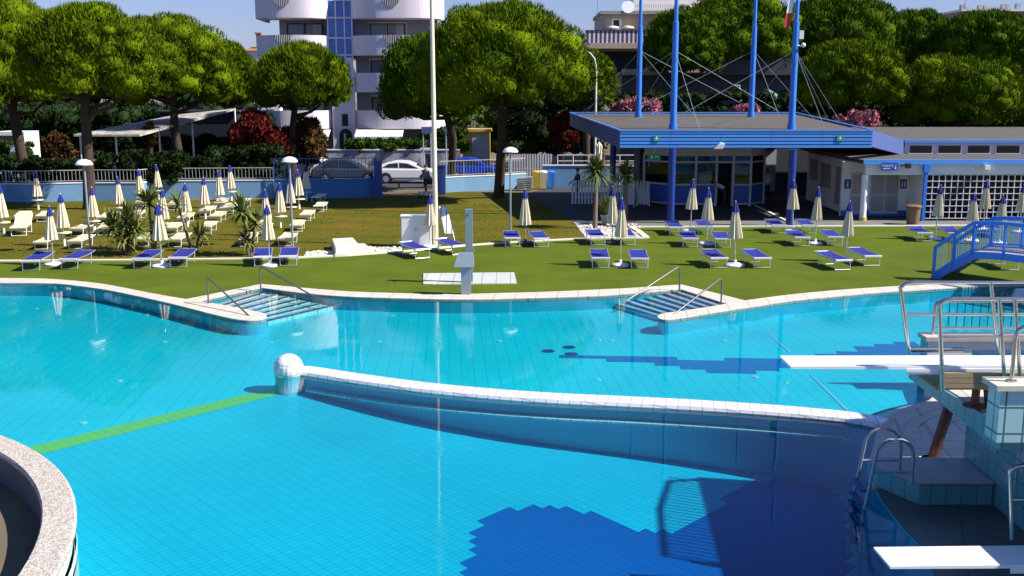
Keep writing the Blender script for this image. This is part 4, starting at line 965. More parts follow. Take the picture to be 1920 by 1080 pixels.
def glassmat():
    mm = bpy.data.materials.new('kiosk_glass'); mm.use_nodes = True; nt = mm.node_tree; nt.nodes.clear(); L = nt.links
    o = N(nt,'ShaderNodeOutputMaterial'); t = N(nt,'ShaderNodeBsdfTransparent'); t.inputs[0].default_value = (.72,.80,.85,1); g_ = N(nt,'ShaderNodeBsdfGlossy'); g_.inputs['Roughness'].default_value = .03
    f = N(nt,'ShaderNodeFresnel', IOR=1.5); x = N(nt,'ShaderNodeMixShader'); L.new(f.outputs[0],x.inputs[0]); L.new(t.outputs[0],x.inputs[1]); L.new(g_.outputs[0],x.inputs[2]); L.new(x.outputs[0],o.inputs[0]); MATS['glass'] = mm
glassmat(); mg.build('pane', MATS['glass'], pv)
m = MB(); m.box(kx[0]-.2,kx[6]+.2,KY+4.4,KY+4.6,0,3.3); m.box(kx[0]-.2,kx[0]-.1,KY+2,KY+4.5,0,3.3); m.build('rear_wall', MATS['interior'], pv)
for q in ((kx[1]+.2,kx[3]-.1,KY+1.2,KY+1.7,0,1.0),(kx[4]+.1,kx[5],KY+1.0,KY+1.6,0,1.05)): m = MB(); m.box(*q); m.build('counter', MATS['house_grey'], pv)
rt = root('fridge', (kx[2]+.6,KY+.8,0), 'pale grey upright cooler behind the kiosk window', 'fridge')
m = MB(); m.box(kx[2]+.25,kx[2]+.95,KY+.5,KY+1.1,0,1.75); m.build('body', MATS['frame_white'], rt); m = MB(); m.box(kx[2]+.29,kx[2]+.91,KY+.48,KY+.499,.25,1.6); m.build('door', MATS['white'], rt)
for i, (x, z, w, h, lab) in enumerate(((kx[3]+.5, 1.9, .9, .5, 'pale blue lit menu board seen through the kiosk door'), (kx[4]+.55, 1.75, .8, .9, 'pale blue window light seen right of the kiosk door'))):
    pass
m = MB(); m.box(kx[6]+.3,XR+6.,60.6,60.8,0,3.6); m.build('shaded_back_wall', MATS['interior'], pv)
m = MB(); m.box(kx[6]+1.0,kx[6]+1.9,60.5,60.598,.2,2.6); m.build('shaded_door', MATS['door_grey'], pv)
# sign boards under the canopy, exit lamp
p = AY(1227,283,50.); rt = root('exit_lamp', (p.x,p.y,p.z-.2), 'small green escape sign hanging under the canopy left end', 'sign')
m = MB(); m.box(p.x-.3,p.x+.3,p.y,p.y+.05,p.z-.42,p.z-.12); m.build('panel', MATS['sign_green'], rt); m = MB(); m.box(p.x-.02,p.x+.02,p.y+.01,p.y+.04,p.z-.12,ZB+.05); m.build('hanger', MATS['white'], rt)
m = MB(); m.box(p.x-.16,p.x-.08,p.y-.008,p.y-.001,p.z-.36,p.z-.2); m.box(p.x+.02,p.x+.2,p.y-.008,p.y-.001,p.z-.30,p.z-.25); m.build('pictogram', MATS['white'], rt)
# gull on the gutter
p = AY(1350,276,Y0-.05); rt = root('flood_lamp', (p.x,p.y,p.z), 'small white floodlight fixed under the middle of the blue fascia', 'lamp')
m = MB(); m.add([(p.x-.28,p.y-.05,p.z-.08),(p.x+.12,p.y-.1,p.z-.06),(p.x+.2,p.y-.1,p.z+.14),(p.x-.02,p.y-.05,p.z+.2),(p.x-.26,p.y+.04,p.z-.06),(p.x+.12,p.y+.04,p.z-.02),(p.x+.2,p.y+.04,p.z+.16),(p.x,p.y+.04,p.z+.22)], [(0,1,2,3),(7,6,5,4),(0,4,5,1),(1,5,6,2),(2,6,7,3),(3,7,4,0)]); m.build('housing', MATS['white'], rt)
m = MB(); m.box(p.x-.02,p.x+.06,p.y+.02,Y0+.0,p.z,p.z+.05); m.build('bracket', MATS['grey_metal'], rt)
# masts and stay cables
MST = [((1262,237),49.1),((1484,237),49.1),((1197,215),58.2),((1408,218),58.2)]
def roofz(y): return ZT + (ZTB-ZT)*(y-Y0)/(YB-Y0)
mp_ = []
for (u, v), y in MST:
    x = AY(u, v, y).x; mp_.append((x, y, roofz(y)-.05))
M('cable', (.34,.36,.44), .7)
names = ['front left','front right','rear left','rear right']
for i, (x, y, z) in enumerate(mp_):
    zc = AY(1262, 95, y).z; rt = root('roof_mast', (x,y,z), 'tall blue steel mast, %s of the four on the canopy roof' % names[i], 'mast', 'blue masts on the pavilion roof')
    m = MB(); m.tube([(x,y,z),(x,y,zc+.0),(x,y,zc+1.3),(x,y,zc+1.32),(x,y,z+11)], [.155,.14,.13,.095,.07], 14); m.build('pole', MATS['sky_blue_paint'], rt, smooth=True)
    m = MB(); m.cyl(x,y,z-.02,z+.22,.20,n=14); m.build('collar', MATS['sky_blue_paint'], rt)
    m = MB()
    for j in ({0:(1,2),1:(0,3),2:(3,),3:(2,)}[i]):
        X, Y_, Z_ = mp_[j]; m.tube([(x,y,zc),(X,Y_,Z_+.45)], .010, 5)
    sx = -1 if i in (0,2) else 1
    ends = [(x+sx*1.6, y+.2, roofz(y)+.03), (x+(1.6 if i==0 else 2.4)*sx, Y0+.3 if y < 52 else y-4, roofz(Y0+.3 if y < 52 else y-4)+.02)]
    if i == 1: ends = [(XR-.2,Y0+6,roofz(Y0+6)),(XR-.1,Y0+4.2,roofz(Y0+4.2)),(x+1.2,Y0+.5,ZT+.02)]
    if i == 0: ends = [(x-4.5,y+6,roofz(y+6)),(x+1.0,Y0+.4,ZT+.02)]
    if i == 2: ends = [(x-3.,y+.6,roofz(y)),(x+2.2,y-7.5,roofz(y-7.5))]
    for e in ends: m.tube([(x,y,zc),e], .010, 5)
    m.build('cables', MATS['cable'], rt)
x, y, z = mp_[1]; f = AY(1476,15,y); rt = root('italian_flag', (x-.25,y,f.z), 'drooping green white and red flag on the front right mast', 'flag')
for k, (mt, a0, a1) in enumerate((('flag_green',0,.35),('white',.35,.68),('red',.68,1.))):
    m = MB(); T0, T1 = Vector((x-.16,y-.02,f.z+1.1)), Vector((x-.45,y-.02,f.z-.85))
    q0, q1 = T0.lerp(T1,a0), T0.lerp(T1,a1); m.add([q0+Vector((-.13,0,0)),q0+Vector((.13,.05,0)),q1+Vector((.13,.05,0)),q1+Vector((-.13,0,0)),q0+Vector((-.13,.03,0)),q0+Vector((.13,.08,0)),q1+Vector((.13,.08,0)),q1+Vector((-.13,.03,0))],[(0,1,2,3),(7,6,5,4),(0,4,5,1),(1,5,6,2),(2,6,7,3),(3,7,4,0)]); m.build('stripe', MATS[mt], rt)
p = AY(1492,64,y); rt = root('mast_box', (x+.2,y,p.z), 'white antenna box clamped to the front right mast', 'antenna box'); m = MB(); m.box(x+.13,x+.34,y-.1,y+.1,p.z-.22,p.z+.16); m.build('box', MATS['white'], rt); m = MB(); m.tube([(x,y-.1,p.z-.5),(x+.32,y-.1,p.z-.55)],.03); m.ball((x+.33,y-.12,p.z-.5),.11,10,8); m.build('camera', MATS['white'], rt)
# ------------------------------------------------------------------ toilet block
tb = root('toilet_block', (20.,50.,0), 'white toilet block with a flat brown roof beside the pavilion', 'building')
WY = 47.9; WX = AY(1621,350,WY).x; PX = AY(1733,350,WY).x; z0, z1, z2 = AY(1700,328,WY).z, AY(1700,308,WY).z, AY(1700,299,WY).z; XE = 34.
m = MB(); m.box(WX,PX+.05,WY,WY+.25,z0,z1); m.box(PX+.05,XE,WY,WY+.25,z0,z1); m.build('front_band', MATS['white_wall'], tb)
m = MB(); m.box(WX-.15,XE,WY-.14,WY+.02,z1,z2); m.build('roof_fascia', MATS['fascia_blue'], tb)
m = MB(); m.prism([(WX-.15,WY+.02),(XE,WY+.02),(XE,57.),(AY(1500,290,60).x,60.)], z1+.02, z2-.02); m.build('roof', MATS['roof_gravel'], tb)
RY = WY+1.9; rx0 = AY(1578,350,RY).x; m = MB(); m.box(rx0,PX,RY,RY+.2,0,z1); m.box(PX+.02,PX+.2,WY+.26,RY,0,z1); m.build('recess_wall', MATS['white_wall'], tb)
m = MB(); xw = WX+.02; m.prism([(xw-.0,RY+.21),(xw+.2,RY+.21),(AY(1512,350,58.).x+.2,58.),(AY(1512,350,58.).x,58.)], 0, z1); m.build('side_wall', MATS['white_wall'], tb)
def sx_(y): return xw + (AY(1512,350,58.).x-xw)*(y-RY-.21)/(58.-RY-.21)
for (a, b, za, zb) in ((RY+1.0,RY+2.5,.35,2.2),(RY+3.5,RY+5.2,1.0,2.2),(RY+6,RY+7.4,1.2,2.3)):
    m = MB(); m.prism([(sx_(a)-.06,a),(sx_(a)-.004,a),(sx_(b)-.004,b),(sx_(b)-.06,b)],za,zb); m.build('notice_board', MATS['house_grey'], tb)
m = MB(); m.cyl(AY(1622,350,WY).x+.02,WY+.14,.16,z0,.15,n=18); m.build('column', MATS['white'], tb, smooth=True); m = MB(); m.cyl(AY(1622,350,WY).x+.02,WY+.14,0,.16,.18,n=18); m.build('column_foot', MATS['yellow_paint'], tb)
def door(x0, x1, n):
    dm = MB(); dm.box(x0,x1,RY-.05,RY-.002,.12,z0-.05); d = dm.build('door', MATS['door_grey'], tb); d['_loc'] = tb['_loc']
    q = MB(); w = (x1-x0)/n
    for i in range(n):
        for za, zb in ((.25,.95),(1.08,z0-.15)): q.box(x0+w*i+.06,x0+w*(i+1)-.06,RY-.062,RY-.051,za,zb)
    q.build('door_panel', MATS['house_grey'], d)
door(AY(1632,350,RY).x, AY(1685,350,RY).x, 2); door(AY(1595,350,RY).x, AY(1616,350,RY).x, 1)
for u, s in ((1589,'m'),(1694,'f')):
    p = AY(u,345,RY); m = MB(); m.box(p.x-.15,p.x+.15,RY-.03,RY-.001,p.z-.22,p.z+.22); g_ = m.build('toilet_sign', MATS['deep_blue'], tb); g_['_loc'] = tb['_loc']
    m = MB()
    for dx in ((0,) if s == 'm' else (-.06,.06)): m.box(p.x+dx-.025,p.x+dx+.025,RY-.036,RY-.031,p.z-.14,p.z+.06); m.cyl(p.x+dx,RY-.034,p.z+.08,p.z+.13,.028,n=8)
    m.build('pictogram', MATS['white'], g_)
m = MB(); m.box(rx0+.02,PX-.02,RY-.015,RY-.001,0,.28); m.build('skirting', MATS['panel_blue'], tb)
p = AY(1665,312,WY); SY = WY-.16; m = MB(); m.box(p.x-.37,p.x+.37,SY-.05,SY-.003,p.z-.18,p.z+.18); sg = m.build('wall_sign', MATS['sign_blue'], tb); sg['_loc'] = tb['_loc']
text(sg, 'TOILETS', .15, (p.x-.1, SY-.054, p.z+.03), (R(90),0,0), MATS['white'])
m = MB(); m.box(p.x-.30,p.x+.02,SY-.056,SY-.051,p.z-.10,p.z-.07); m.box(p.x+.26,p.x+.28,SY-.056,SY-.051,p.z-.08,p.z+.1); m.add([(p.x+.21,SY-.055,p.z-.04),(p.x+.33,SY-.055,p.z-.04),(p.x+.27,SY-.055,p.z-.13)],[(0,2,1)]); m.build('arrow', MATS['white'], sg)
p = AY(1699,310,WY); m = MB(); m.box(p.x-.1,p.x+.1,WY-.35,WY-.15,p.z-.12,p.z+.1); m.tube([(p.x-.05,WY-.3,p.z+.04),(p.x-.25,WY-.02,p.z)],.02); m.build('loudspeaker', MATS['dark'], tb)
m = MB(); m.box(PX-.07,PX+.07,WY-.16,WY-.01,0,z1-.25); m.box(PX-.14,PX+.14,WY-.22,WY-.01,z1-.35,z1-.02); m.build('downpipe', MATS['sky_blue_paint'], tb)
p = AY(1846,313,WY); m = MB(); m.box(p.x-.12,p.x+.12,WY-.35,WY-.003,p.z-.1,p.z+.1); m.build('wall_lamp', MATS['white'], tb)
m = MB(); lx = PX+.1; sp = .29
for i in range(int((XE-lx)/sp)+1): m.box(lx+i*sp-.014,lx+i*sp+.014,WY+.02,WY+.08,.12,z0)
for i in range(8): z = .12+i*(z0-.12)/7; m.box(lx,XE,WY+.0,WY+.02,z-.014,z+.014)
m.build('lattice', MATS['white'], tb)
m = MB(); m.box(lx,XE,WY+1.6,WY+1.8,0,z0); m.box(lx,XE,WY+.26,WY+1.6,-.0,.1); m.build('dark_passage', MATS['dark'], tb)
CY = 53.; cz0, cz1 = AY(1800,291,CY).z, AY(1800,267,CY).z; cx = AY(1696,280,CY).x
m = MB(); m.box(cx,XE,CY,CY+.2,cz0-.3,cz1); m.build('clerestory_wall', MATS['white_wall'], tb)
for u0, u1 in ((1705,1746),(1759,1800),(1814,1854),(1868,1910)):
    a, b = AY(u0,273,CY), AY(u1,287,CY); m = MB(); m.box(a.x,b.x,CY-.02,CY-.003,b.z,a.z); w = m.build('window', MATS['black_glass'], tb); w['_loc'] = tb['_loc']
    m = MB(); m.box(a.x-.05,b.x+.05,CY-.10,CY-.003,b.z-.05,b.z-.005); m.box(a.x-.05,a.x-.005,CY-.06,CY-.003,b.z,a.z); m.box(b.x+.005,b.x+.05,CY-.06,CY-.003,b.z,a.z); m.build('sill', MATS['white'], w)
m = MB(); m.box(cx-.1,XE,CY-.2,CY+.0,cz1+.005,cz1+.14); m.build('upper_fascia', MATS['fascia_blue'], tb)
m = MB(); m.add([(cx-.1,CY,cz1+.13),(XE,CY,cz1+.13),(XE,60.,cz1+.55),(XR+.2,60,cz1+.55),(XR+.2,Y0+3.,cz1+.35)], [(0,1,2,3,4)]); m.add([(cx-.1,CY,cz1),(XE,CY,cz1),(XE,60.,cz1),(XR+.2,60,cz1),(XR+.2,Y0+3.,cz1)], [(4,3,2,1,0)]); m.build('upper_roof', MATS['roof_gravel'], tb)
m = MB(); a, b = (XR+.05,Y0+.8), (cx-.02,CY-.02); m.add([(*a,ZB+.02),(*b,cz0-.0),(*b,cz1+.13),(*a,ZT-.03),(a[0]+.3,a[1]+.3,ZB+.02),(b[0],b[1]+.2,cz0),(b[0],b[1]+.2,cz1+.13),(a[0]+.3,a[1]+.3,ZT-.03)],[(0,1,2,3),(7,6,5,4),(0,4,5,1),(1,5,6,2),(2,6,7,3),(3,7,4,0)]); m.build('slanting_fascia', MATS['lavender'], tb)
# bin
p = G(1711,421); rt = root('litter_bin', (p.x,p.y,0), 'brown round litter bin at the toilet doorway', 'bin')
m = MB(); m.lathe([(.26,0),(.30,.75),(.31,.78)], p.x, p.y, 20); m.build('body', MATS['brown_plastic'], rt, smooth=True); m = MB(); m.lathe([(.35,.78),(.36,.84),(.30,.88),(.05,.89)], p.x, p.y, 20); m.build('lid', MATS['brown_plastic'], rt, smooth=True)
# ------------------------------------------------------------------ footbridge
rt = root('footbridge', (13.4,32.6,0), 'arched blue steel footbridge with plank steps at the right', 'bridge')
BS = .953
near = smooth([(x*BS, y-1.7) for x, y in ((14.08,34.35),(14.6,34.12),(15.1,33.85),(15.65,33.3),(16.2,32.6),(17.4,31.1),(19.2,29.2))], 4)
def bz(i): 
    x = near[i][0]/BS; pts = [(14.08,.0),(14.6,.45),(15.1,.85),(15.65,.90),(16.2,.91),(17.4,.78),(19.2,.3)]
    for (a, za), (b, zb_) in zip(pts, pts[1:]):
        if a <= x <= b+1e-6: return za+(zb_-za)*(x-a)/(b-a)
    return .2
nz = [bz(i) for i in range(len(near))]; OFF = (1.15,1.25)
far_ = [(p[0]+OFF[0], p[1]+OFF[1]) for p in near]
for side in (near, far_):
    ms = MB(); mr = MB(); mb_ = MB(); ml = MB()
    for i in range(len(near)-1):
        a, b = side[i], side[i+1]
        ms.beam((*a,nz[i]-.02),(*b,nz[i+1]-.02),.05,.22); mr.beam((*a,nz[i]+1.0),(*b,nz[i+1]+1.0),.10,.11); ml.beam((*a,nz[i]+.16),(*b,nz[i+1]+.16),.04,.05)
        L_ = math.hypot(b[0]-a[0], b[1]-a[1]); k = max(2, int(L_/.065))
        for j in range(k):
            t = j/k; x, y, z = a[0]+(b[0]-a[0])*t, a[1]+(b[1]-a[1])*t, nz[i]+(nz[i+1]-nz[i])*t; mb_.tube([(x,y,z+.16),(x,y,z+.98)], .009, 4, cap=False)
    for i in (0,4,8,13,17,20,23):
        a = side[i]; mpst = MB(); mpst.beam((*a,nz[i]-.05),(a[0]+.0,a[1],nz[i]+1.02),.07,.07); mpst.build('post', MATS['sky_blue_paint'], rt)
    ms.build('stringer', MATS['sky_blue_paint'], rt); mr.build('top_rail', MATS['sky_blue_paint'], rt); ml.build('lower_rail', MATS['sky_blue_paint'], rt); mb_.build('bars', MATS['sky_blue_paint'], rt)
m = MB()
for k in range(6):
    t = (k+.6)/6; x, y = near[0][0]+(near[8][0]-near[0][0])*t, near[0][1]+(near[8][1]-near[0][1])*t; z = .06+.76*t
    m.prism([(x-.02,y+.02),(x+.12,y-.04),(x+.12+OFF[0],y-.04+OFF[1]),(x-.02+OFF[0],y+.02+OFF[1])], z, z+.04)
for i in range(8, len(near)-1):
    a, b = near[i], near[i+1]; c, d = far_[i+1], far_[i]; q = .94
    m.add([(*a,nz[i]+.06),(a[0]+(b[0]-a[0])*q,a[1]+(b[1]-a[1])*q,nz[i+1]+.06),(d[0]+(c[0]-d[0])*q,d[1]+(c[1]-d[1])*q,nz[i+1]+.06),(*d,nz[i]+.06),(*a,nz[i]+.02),(a[0]+(b[0]-a[0])*q,a[1]+(b[1]-a[1])*q,nz[i+1]+.02),(d[0]+(c[0]-d[0])*q,d[1]+(c[1]-d[1])*q,nz[i+1]+.02),(*d,nz[i]+.02)],[(0,1,2,3),(7,6,5,4),(0,4,5,1),(1,5,6,2),(2,6,7,3),(3,7,4,0)])
m.build('plank', MATS['tan_plank'], rt)
# ------------------------------------------------------------------ blue boundary wall and its fences
def bars(mb, a, b, z0, z1, sp, r=.012):
    a, b = Vector(a), Vector(b); n = max(2, int((b-a).length/sp))
    for i in range(n+1): p = a.lerp(b, i/n); mb.box(p.x-r,p.x+r,p.y-r,p.y+r,z0,z1)
def blue_fence(label, pts, zw, zr, mat='wall_blue', bar='fence_grey', sp=.19, group='stretches of the blue boundary wall'):
    p0 = pts[0]; rt = root('boundary_wall', (p0[0],p0[1],0), label, 'wall', group)
    m = MB(); m.band(pts, [(-.1,-.05),(.1,-.05),(.1,zw),(-.1,zw)]); m.build('wall', MATS[mat], rt)
    m = MB(); m.band(pts, [(-.13,zw),(.13,zw),(.13,zw+.05),(-.13,zw+.05)]); m.build('coping', MATS['white_wall' if bar == 'fence_grey' else mat], rt)
    if zr:
        m = MB()
        for a, b in zip(pts, pts[1:]):
            m.beam((*a,zr),(*b,zr),.04,.04); m.beam((*a,zw+.14),(*b,zw+.14),.03,.03); bars(m, a, b, zw+.14, zr, sp, .010)
        m.build('railing', MATS[bar], rt)
        m = MB()
        for p in pts: m.box(p[0]-.03,p[0]+.03,p[1]-.03,p[1]+.03,zw+.05,zr+.03)
        m.build('post', MATS[bar], rt)
    return rt
def fpt(u, v): return tuple(G(u, v)[:2])
zw = AY(100,353,54.).z; zr = AY(100,327,54.).z
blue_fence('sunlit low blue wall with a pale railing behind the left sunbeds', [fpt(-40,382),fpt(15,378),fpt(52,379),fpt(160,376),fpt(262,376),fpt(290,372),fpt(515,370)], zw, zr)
blue_fence('darker shaded blue wall and railing between the lawn and the parked cars', [fpt(516,371),fpt(608,371),fpt(706,369)], AY(600,345,56.).z, AY(600,303,56.).z, 'wall_blue_shaded', 'royal_blue')
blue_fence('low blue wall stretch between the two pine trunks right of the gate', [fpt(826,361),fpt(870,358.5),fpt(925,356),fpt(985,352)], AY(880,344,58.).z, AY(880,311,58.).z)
p = G(710,371); rt = root('gate_post', (p.x,p.y,0), 'tall square blue pillar at the end of the shaded wall', 'pillar'); m = MB(); m.box(p.x-.2,p.x+.2,p.y-.2,p.y+.2,0,AY(710,304,p.y).z); m.build('pillar', MATS['deep_blue'], rt); m = MB(); m.box(p.x-.23,p.x+.23,p.y-.23,p.y+.23,AY(710,304,p.y).z,AY(710,303,p.y).z+.05); m.build('cap', MATS['deep_blue'], rt)
p = G(826,364); rt = root('gate_post', (p.x,p.y,0), 'square blue pillar right of the tall cream pole', 'pillar'); m = MB(); m.box(p.x-.3,p.x+.3,p.y-.2,p.y+.2,0,AY(826,312,p.y).z); m.build('pillar', MATS['deep_blue'], rt); m = MB(); m.box(p.x-.33,p.x+.33,p.y-.23,p.y+.23,AY(826,312,p.y).z,AY(826,311,p.y).z+.05); m.build('cap', MATS['deep_blue'], rt)
p = G(800,370); rt = root('road_barrier', (p.x,p.y,0), 'low red and white striped barrier beside the gate opening', 'barrier')
TILE('barrier_stripes', (.7,.25,.16), (.7,.25,.16), (.75,.70,.66), .28, 9, .10, wall=True)
m = MB(); m.box(p.x-.45,p.x+.65,p.y-.05,p.y+.05,.14,.34); m.build('panel', MATS['barrier_stripes'], rt); m = MB(); m.box(p.x-.4,p.x-.3,p.y-.15,p.y+.15,0,.14); m.box(p.x+.5,p.x+.6,p.y-.15,p.y+.15,0,.14); m.build('foot', MATS['dark'], rt)
p = G(775,352); rt = root('bench', (p.x,p.y,0), 'pale slatted bench in the gate opening before the white car', 'bench')
m = MB(); m.box(p.x-1.1,p.x+.9,p.y-.2,p.y+.2,.40,.45); m.build('seat', MATS['pink_stone'], rt)
for dx in (-.9,.7): m = MB(); m.box(p.x+dx-.04,p.x+dx+.04,p.y-.18,p.y+.18,0,.40); m.build('leg', MATS['dark_metal'], rt)
# white slatted fence, light blue wall with rails, picket fence
a, b = G(955,342), G(1033,342); rt = root('slatted_fence', (a.x,a.y,0), 'tall white slatted fence right of the thick central trunk', 'fence')
m = MB(); bars(m, a, b, .1, AY(990,289,a.y).z, .17, .055); m.build('slat', MATS['fence_white'], rt)
for z in (.4,1.3): m = MB(); m.box(a.x,b.x,a.y+.07,a.y+.11,z,z+.1); m.build('rail', MATS['fence_white'], rt)
a, b = G(1018,352), G(1158,352); rt = root('boundary_wall', (a.x,a.y,0), 'light blue wall with a white cap behind the yellow and blue bins', 'wall', 'stretches of the blue boundary wall')
zt = AY(1080,311,a.y).z; m = MB(); m.box(a.x,b.x,a.y,a.y+.2,0,zt); m.build('wall', MATS['wall_blue'], rt); m = MB(); m.box(a.x-.05,b.x+.05,a.y-.05,a.y+.25,zt,zt+.06); m.build('cap', MATS['white_wall'], rt)
a, b = G(1045,346), G(1190,346); rt = root('ramp_railing', (a.x,a.y,0), 'white three bar railing left of the pavilion behind the blue wall', 'railing')
m = MB()
for v in (291,302,311): z = AY(1100,v,a.y).z; m.tube([(a.x,a.y,z),(b.x,a.y,z)],.03,6)
m.build('bar', MATS['fence_white'], rt); m = MB()
for i in range(6): x = a.x+(b.x-a.x)*i/5; m.tube([(x,a.y,0),(x,a.y,AY(1100,290,a.y).z)],.035,6)
m.build('post', MATS['fence_white'], rt)
a, b = G(1073,384), G(1213,386); rt = root('picket_fence', (a.x,a.y,0), 'white picket fence in shade behind the palms', 'fence')
m = MB(); bars(m, a, b, .05, AY(1140,338,a.y).z, .17, .045); m.build('picket', MATS['fence_white'], rt)
for z in (.4,1.): m = MB(); m.beam((a.x,a.y+.07,z),(b.x,b.y+.07,z),.04,.08); m.build('rail', MATS['fence_white'], rt)
def wheelie(u, v, vt, mat, label, w=.5):
    p = G(u, v); z = AY(u, vt, p.y).z; rt = root('recycling_bin', (p.x,p.y,0), label, 'bin', 'bins by the light blue wall')
    m = MB(); m.add([(p.x-w*.4,p.y-.25,.03),(p.x+w*.4,p.y-.25,.03),(p.x+w*.4,p.y+.25,.03),(p.x-w*.4,p.y+.25,.03),(p.x-w*.5,p.y-.3,z-.1),(p.x+w*.5,p.y-.3,z-.1),(p.x+w*.5,p.y+.3,z-.1),(p.x-w*.5,p.y+.3,z-.1)], [(0,3,2,1),(4,5,6,7),(0,1,5,4),(1,2,6,5),(2,3,7,6),(3,0,4,7)]); m.build('body', MATS[mat], rt)
    m = MB(); m.lathe([(w*.55,z-.1),(w*.56,z-.06),(w*.4,z),(.02,z+.02)], p.x, p.y, 14); m.build('lid', MATS[mat if mat != 'cream_plastic' else 'white'], rt)
wheelie(1005,354,320,'yellow_paint','yellow recycling bin beside the light blue wall'); wheelie(1018,354,320,'cream_plastic','cream bin with white lid between the yellow and blue bins'); wheelie(1032,353,320,'sky_blue_paint','blue recycling bin beside the light blue wall')
p = G(984,357); rt = root('chair_stack', (p.x,p.y,0), 'stack of dark grey plastic loungers left of the yellow bin', 'stack')
m = MB()
for k in range(6): m.obox((p.x,p.y,.12+k*.13),(1.0,.6,.06),0,0,R(-5)); 
m.build('lounger', MATS['house_grey'], rt)
p = G(1122,350); rt = root('tall_parasol', (p.x,p.y,0), 'tall folded cream market parasol left of the canopy', 'parasol')
zt, zb = AY(1122,266,p.y).z, AY(1122,318,p.y).z
m = MB(); m.lathe([(.30,zb),(.24,zb+.5),(.17,(zb+zt)/2),(.22,zt-.25),(.05,zt)], p.x, p.y, 16, pleat=.3); m.build('canopy', MATS['cream_fabric'], rt); m = MB(); m.cyl(p.x,p.y,0,zt+.05,.04); m.build('pole', MATS['grey_metal'], rt); m = MB(); m.cyl(p.x,p.y,0,.1,.4); m.build('base', MATS['dark_metal'], rt)
# signboards by the kiosk gate: white folding boards
for u, v, lab in ((1205,386,'white folding board leaning left of the kiosk'),(1176,388,'white folding board right of the pot and palm')):
    p = G(u, v); rt = root('folding_board', (p.x,p.y,0), lab, 'board', 'folding boards at the kiosk')
    m = MB(); m.obox((p.x,p.y,.62),(.62,.04,1.0),0,R(-12)); m.build('panel', MATS['frame_white'], rt); m = MB(); m.tube([(p.x-.33,p.y-.1,0),(p.x-.33,p.y+.15,1.2)],.025); m.tube([(p.x+.33,p.y-.1,0),(p.x+.33,p.y+.15,1.2)],.025); m.tube([(p.x-.33,p.y-.08,.15),(p.x+.33,p.y-.08,.15)],.02); m.build('frame', MATS['alu'], rt)
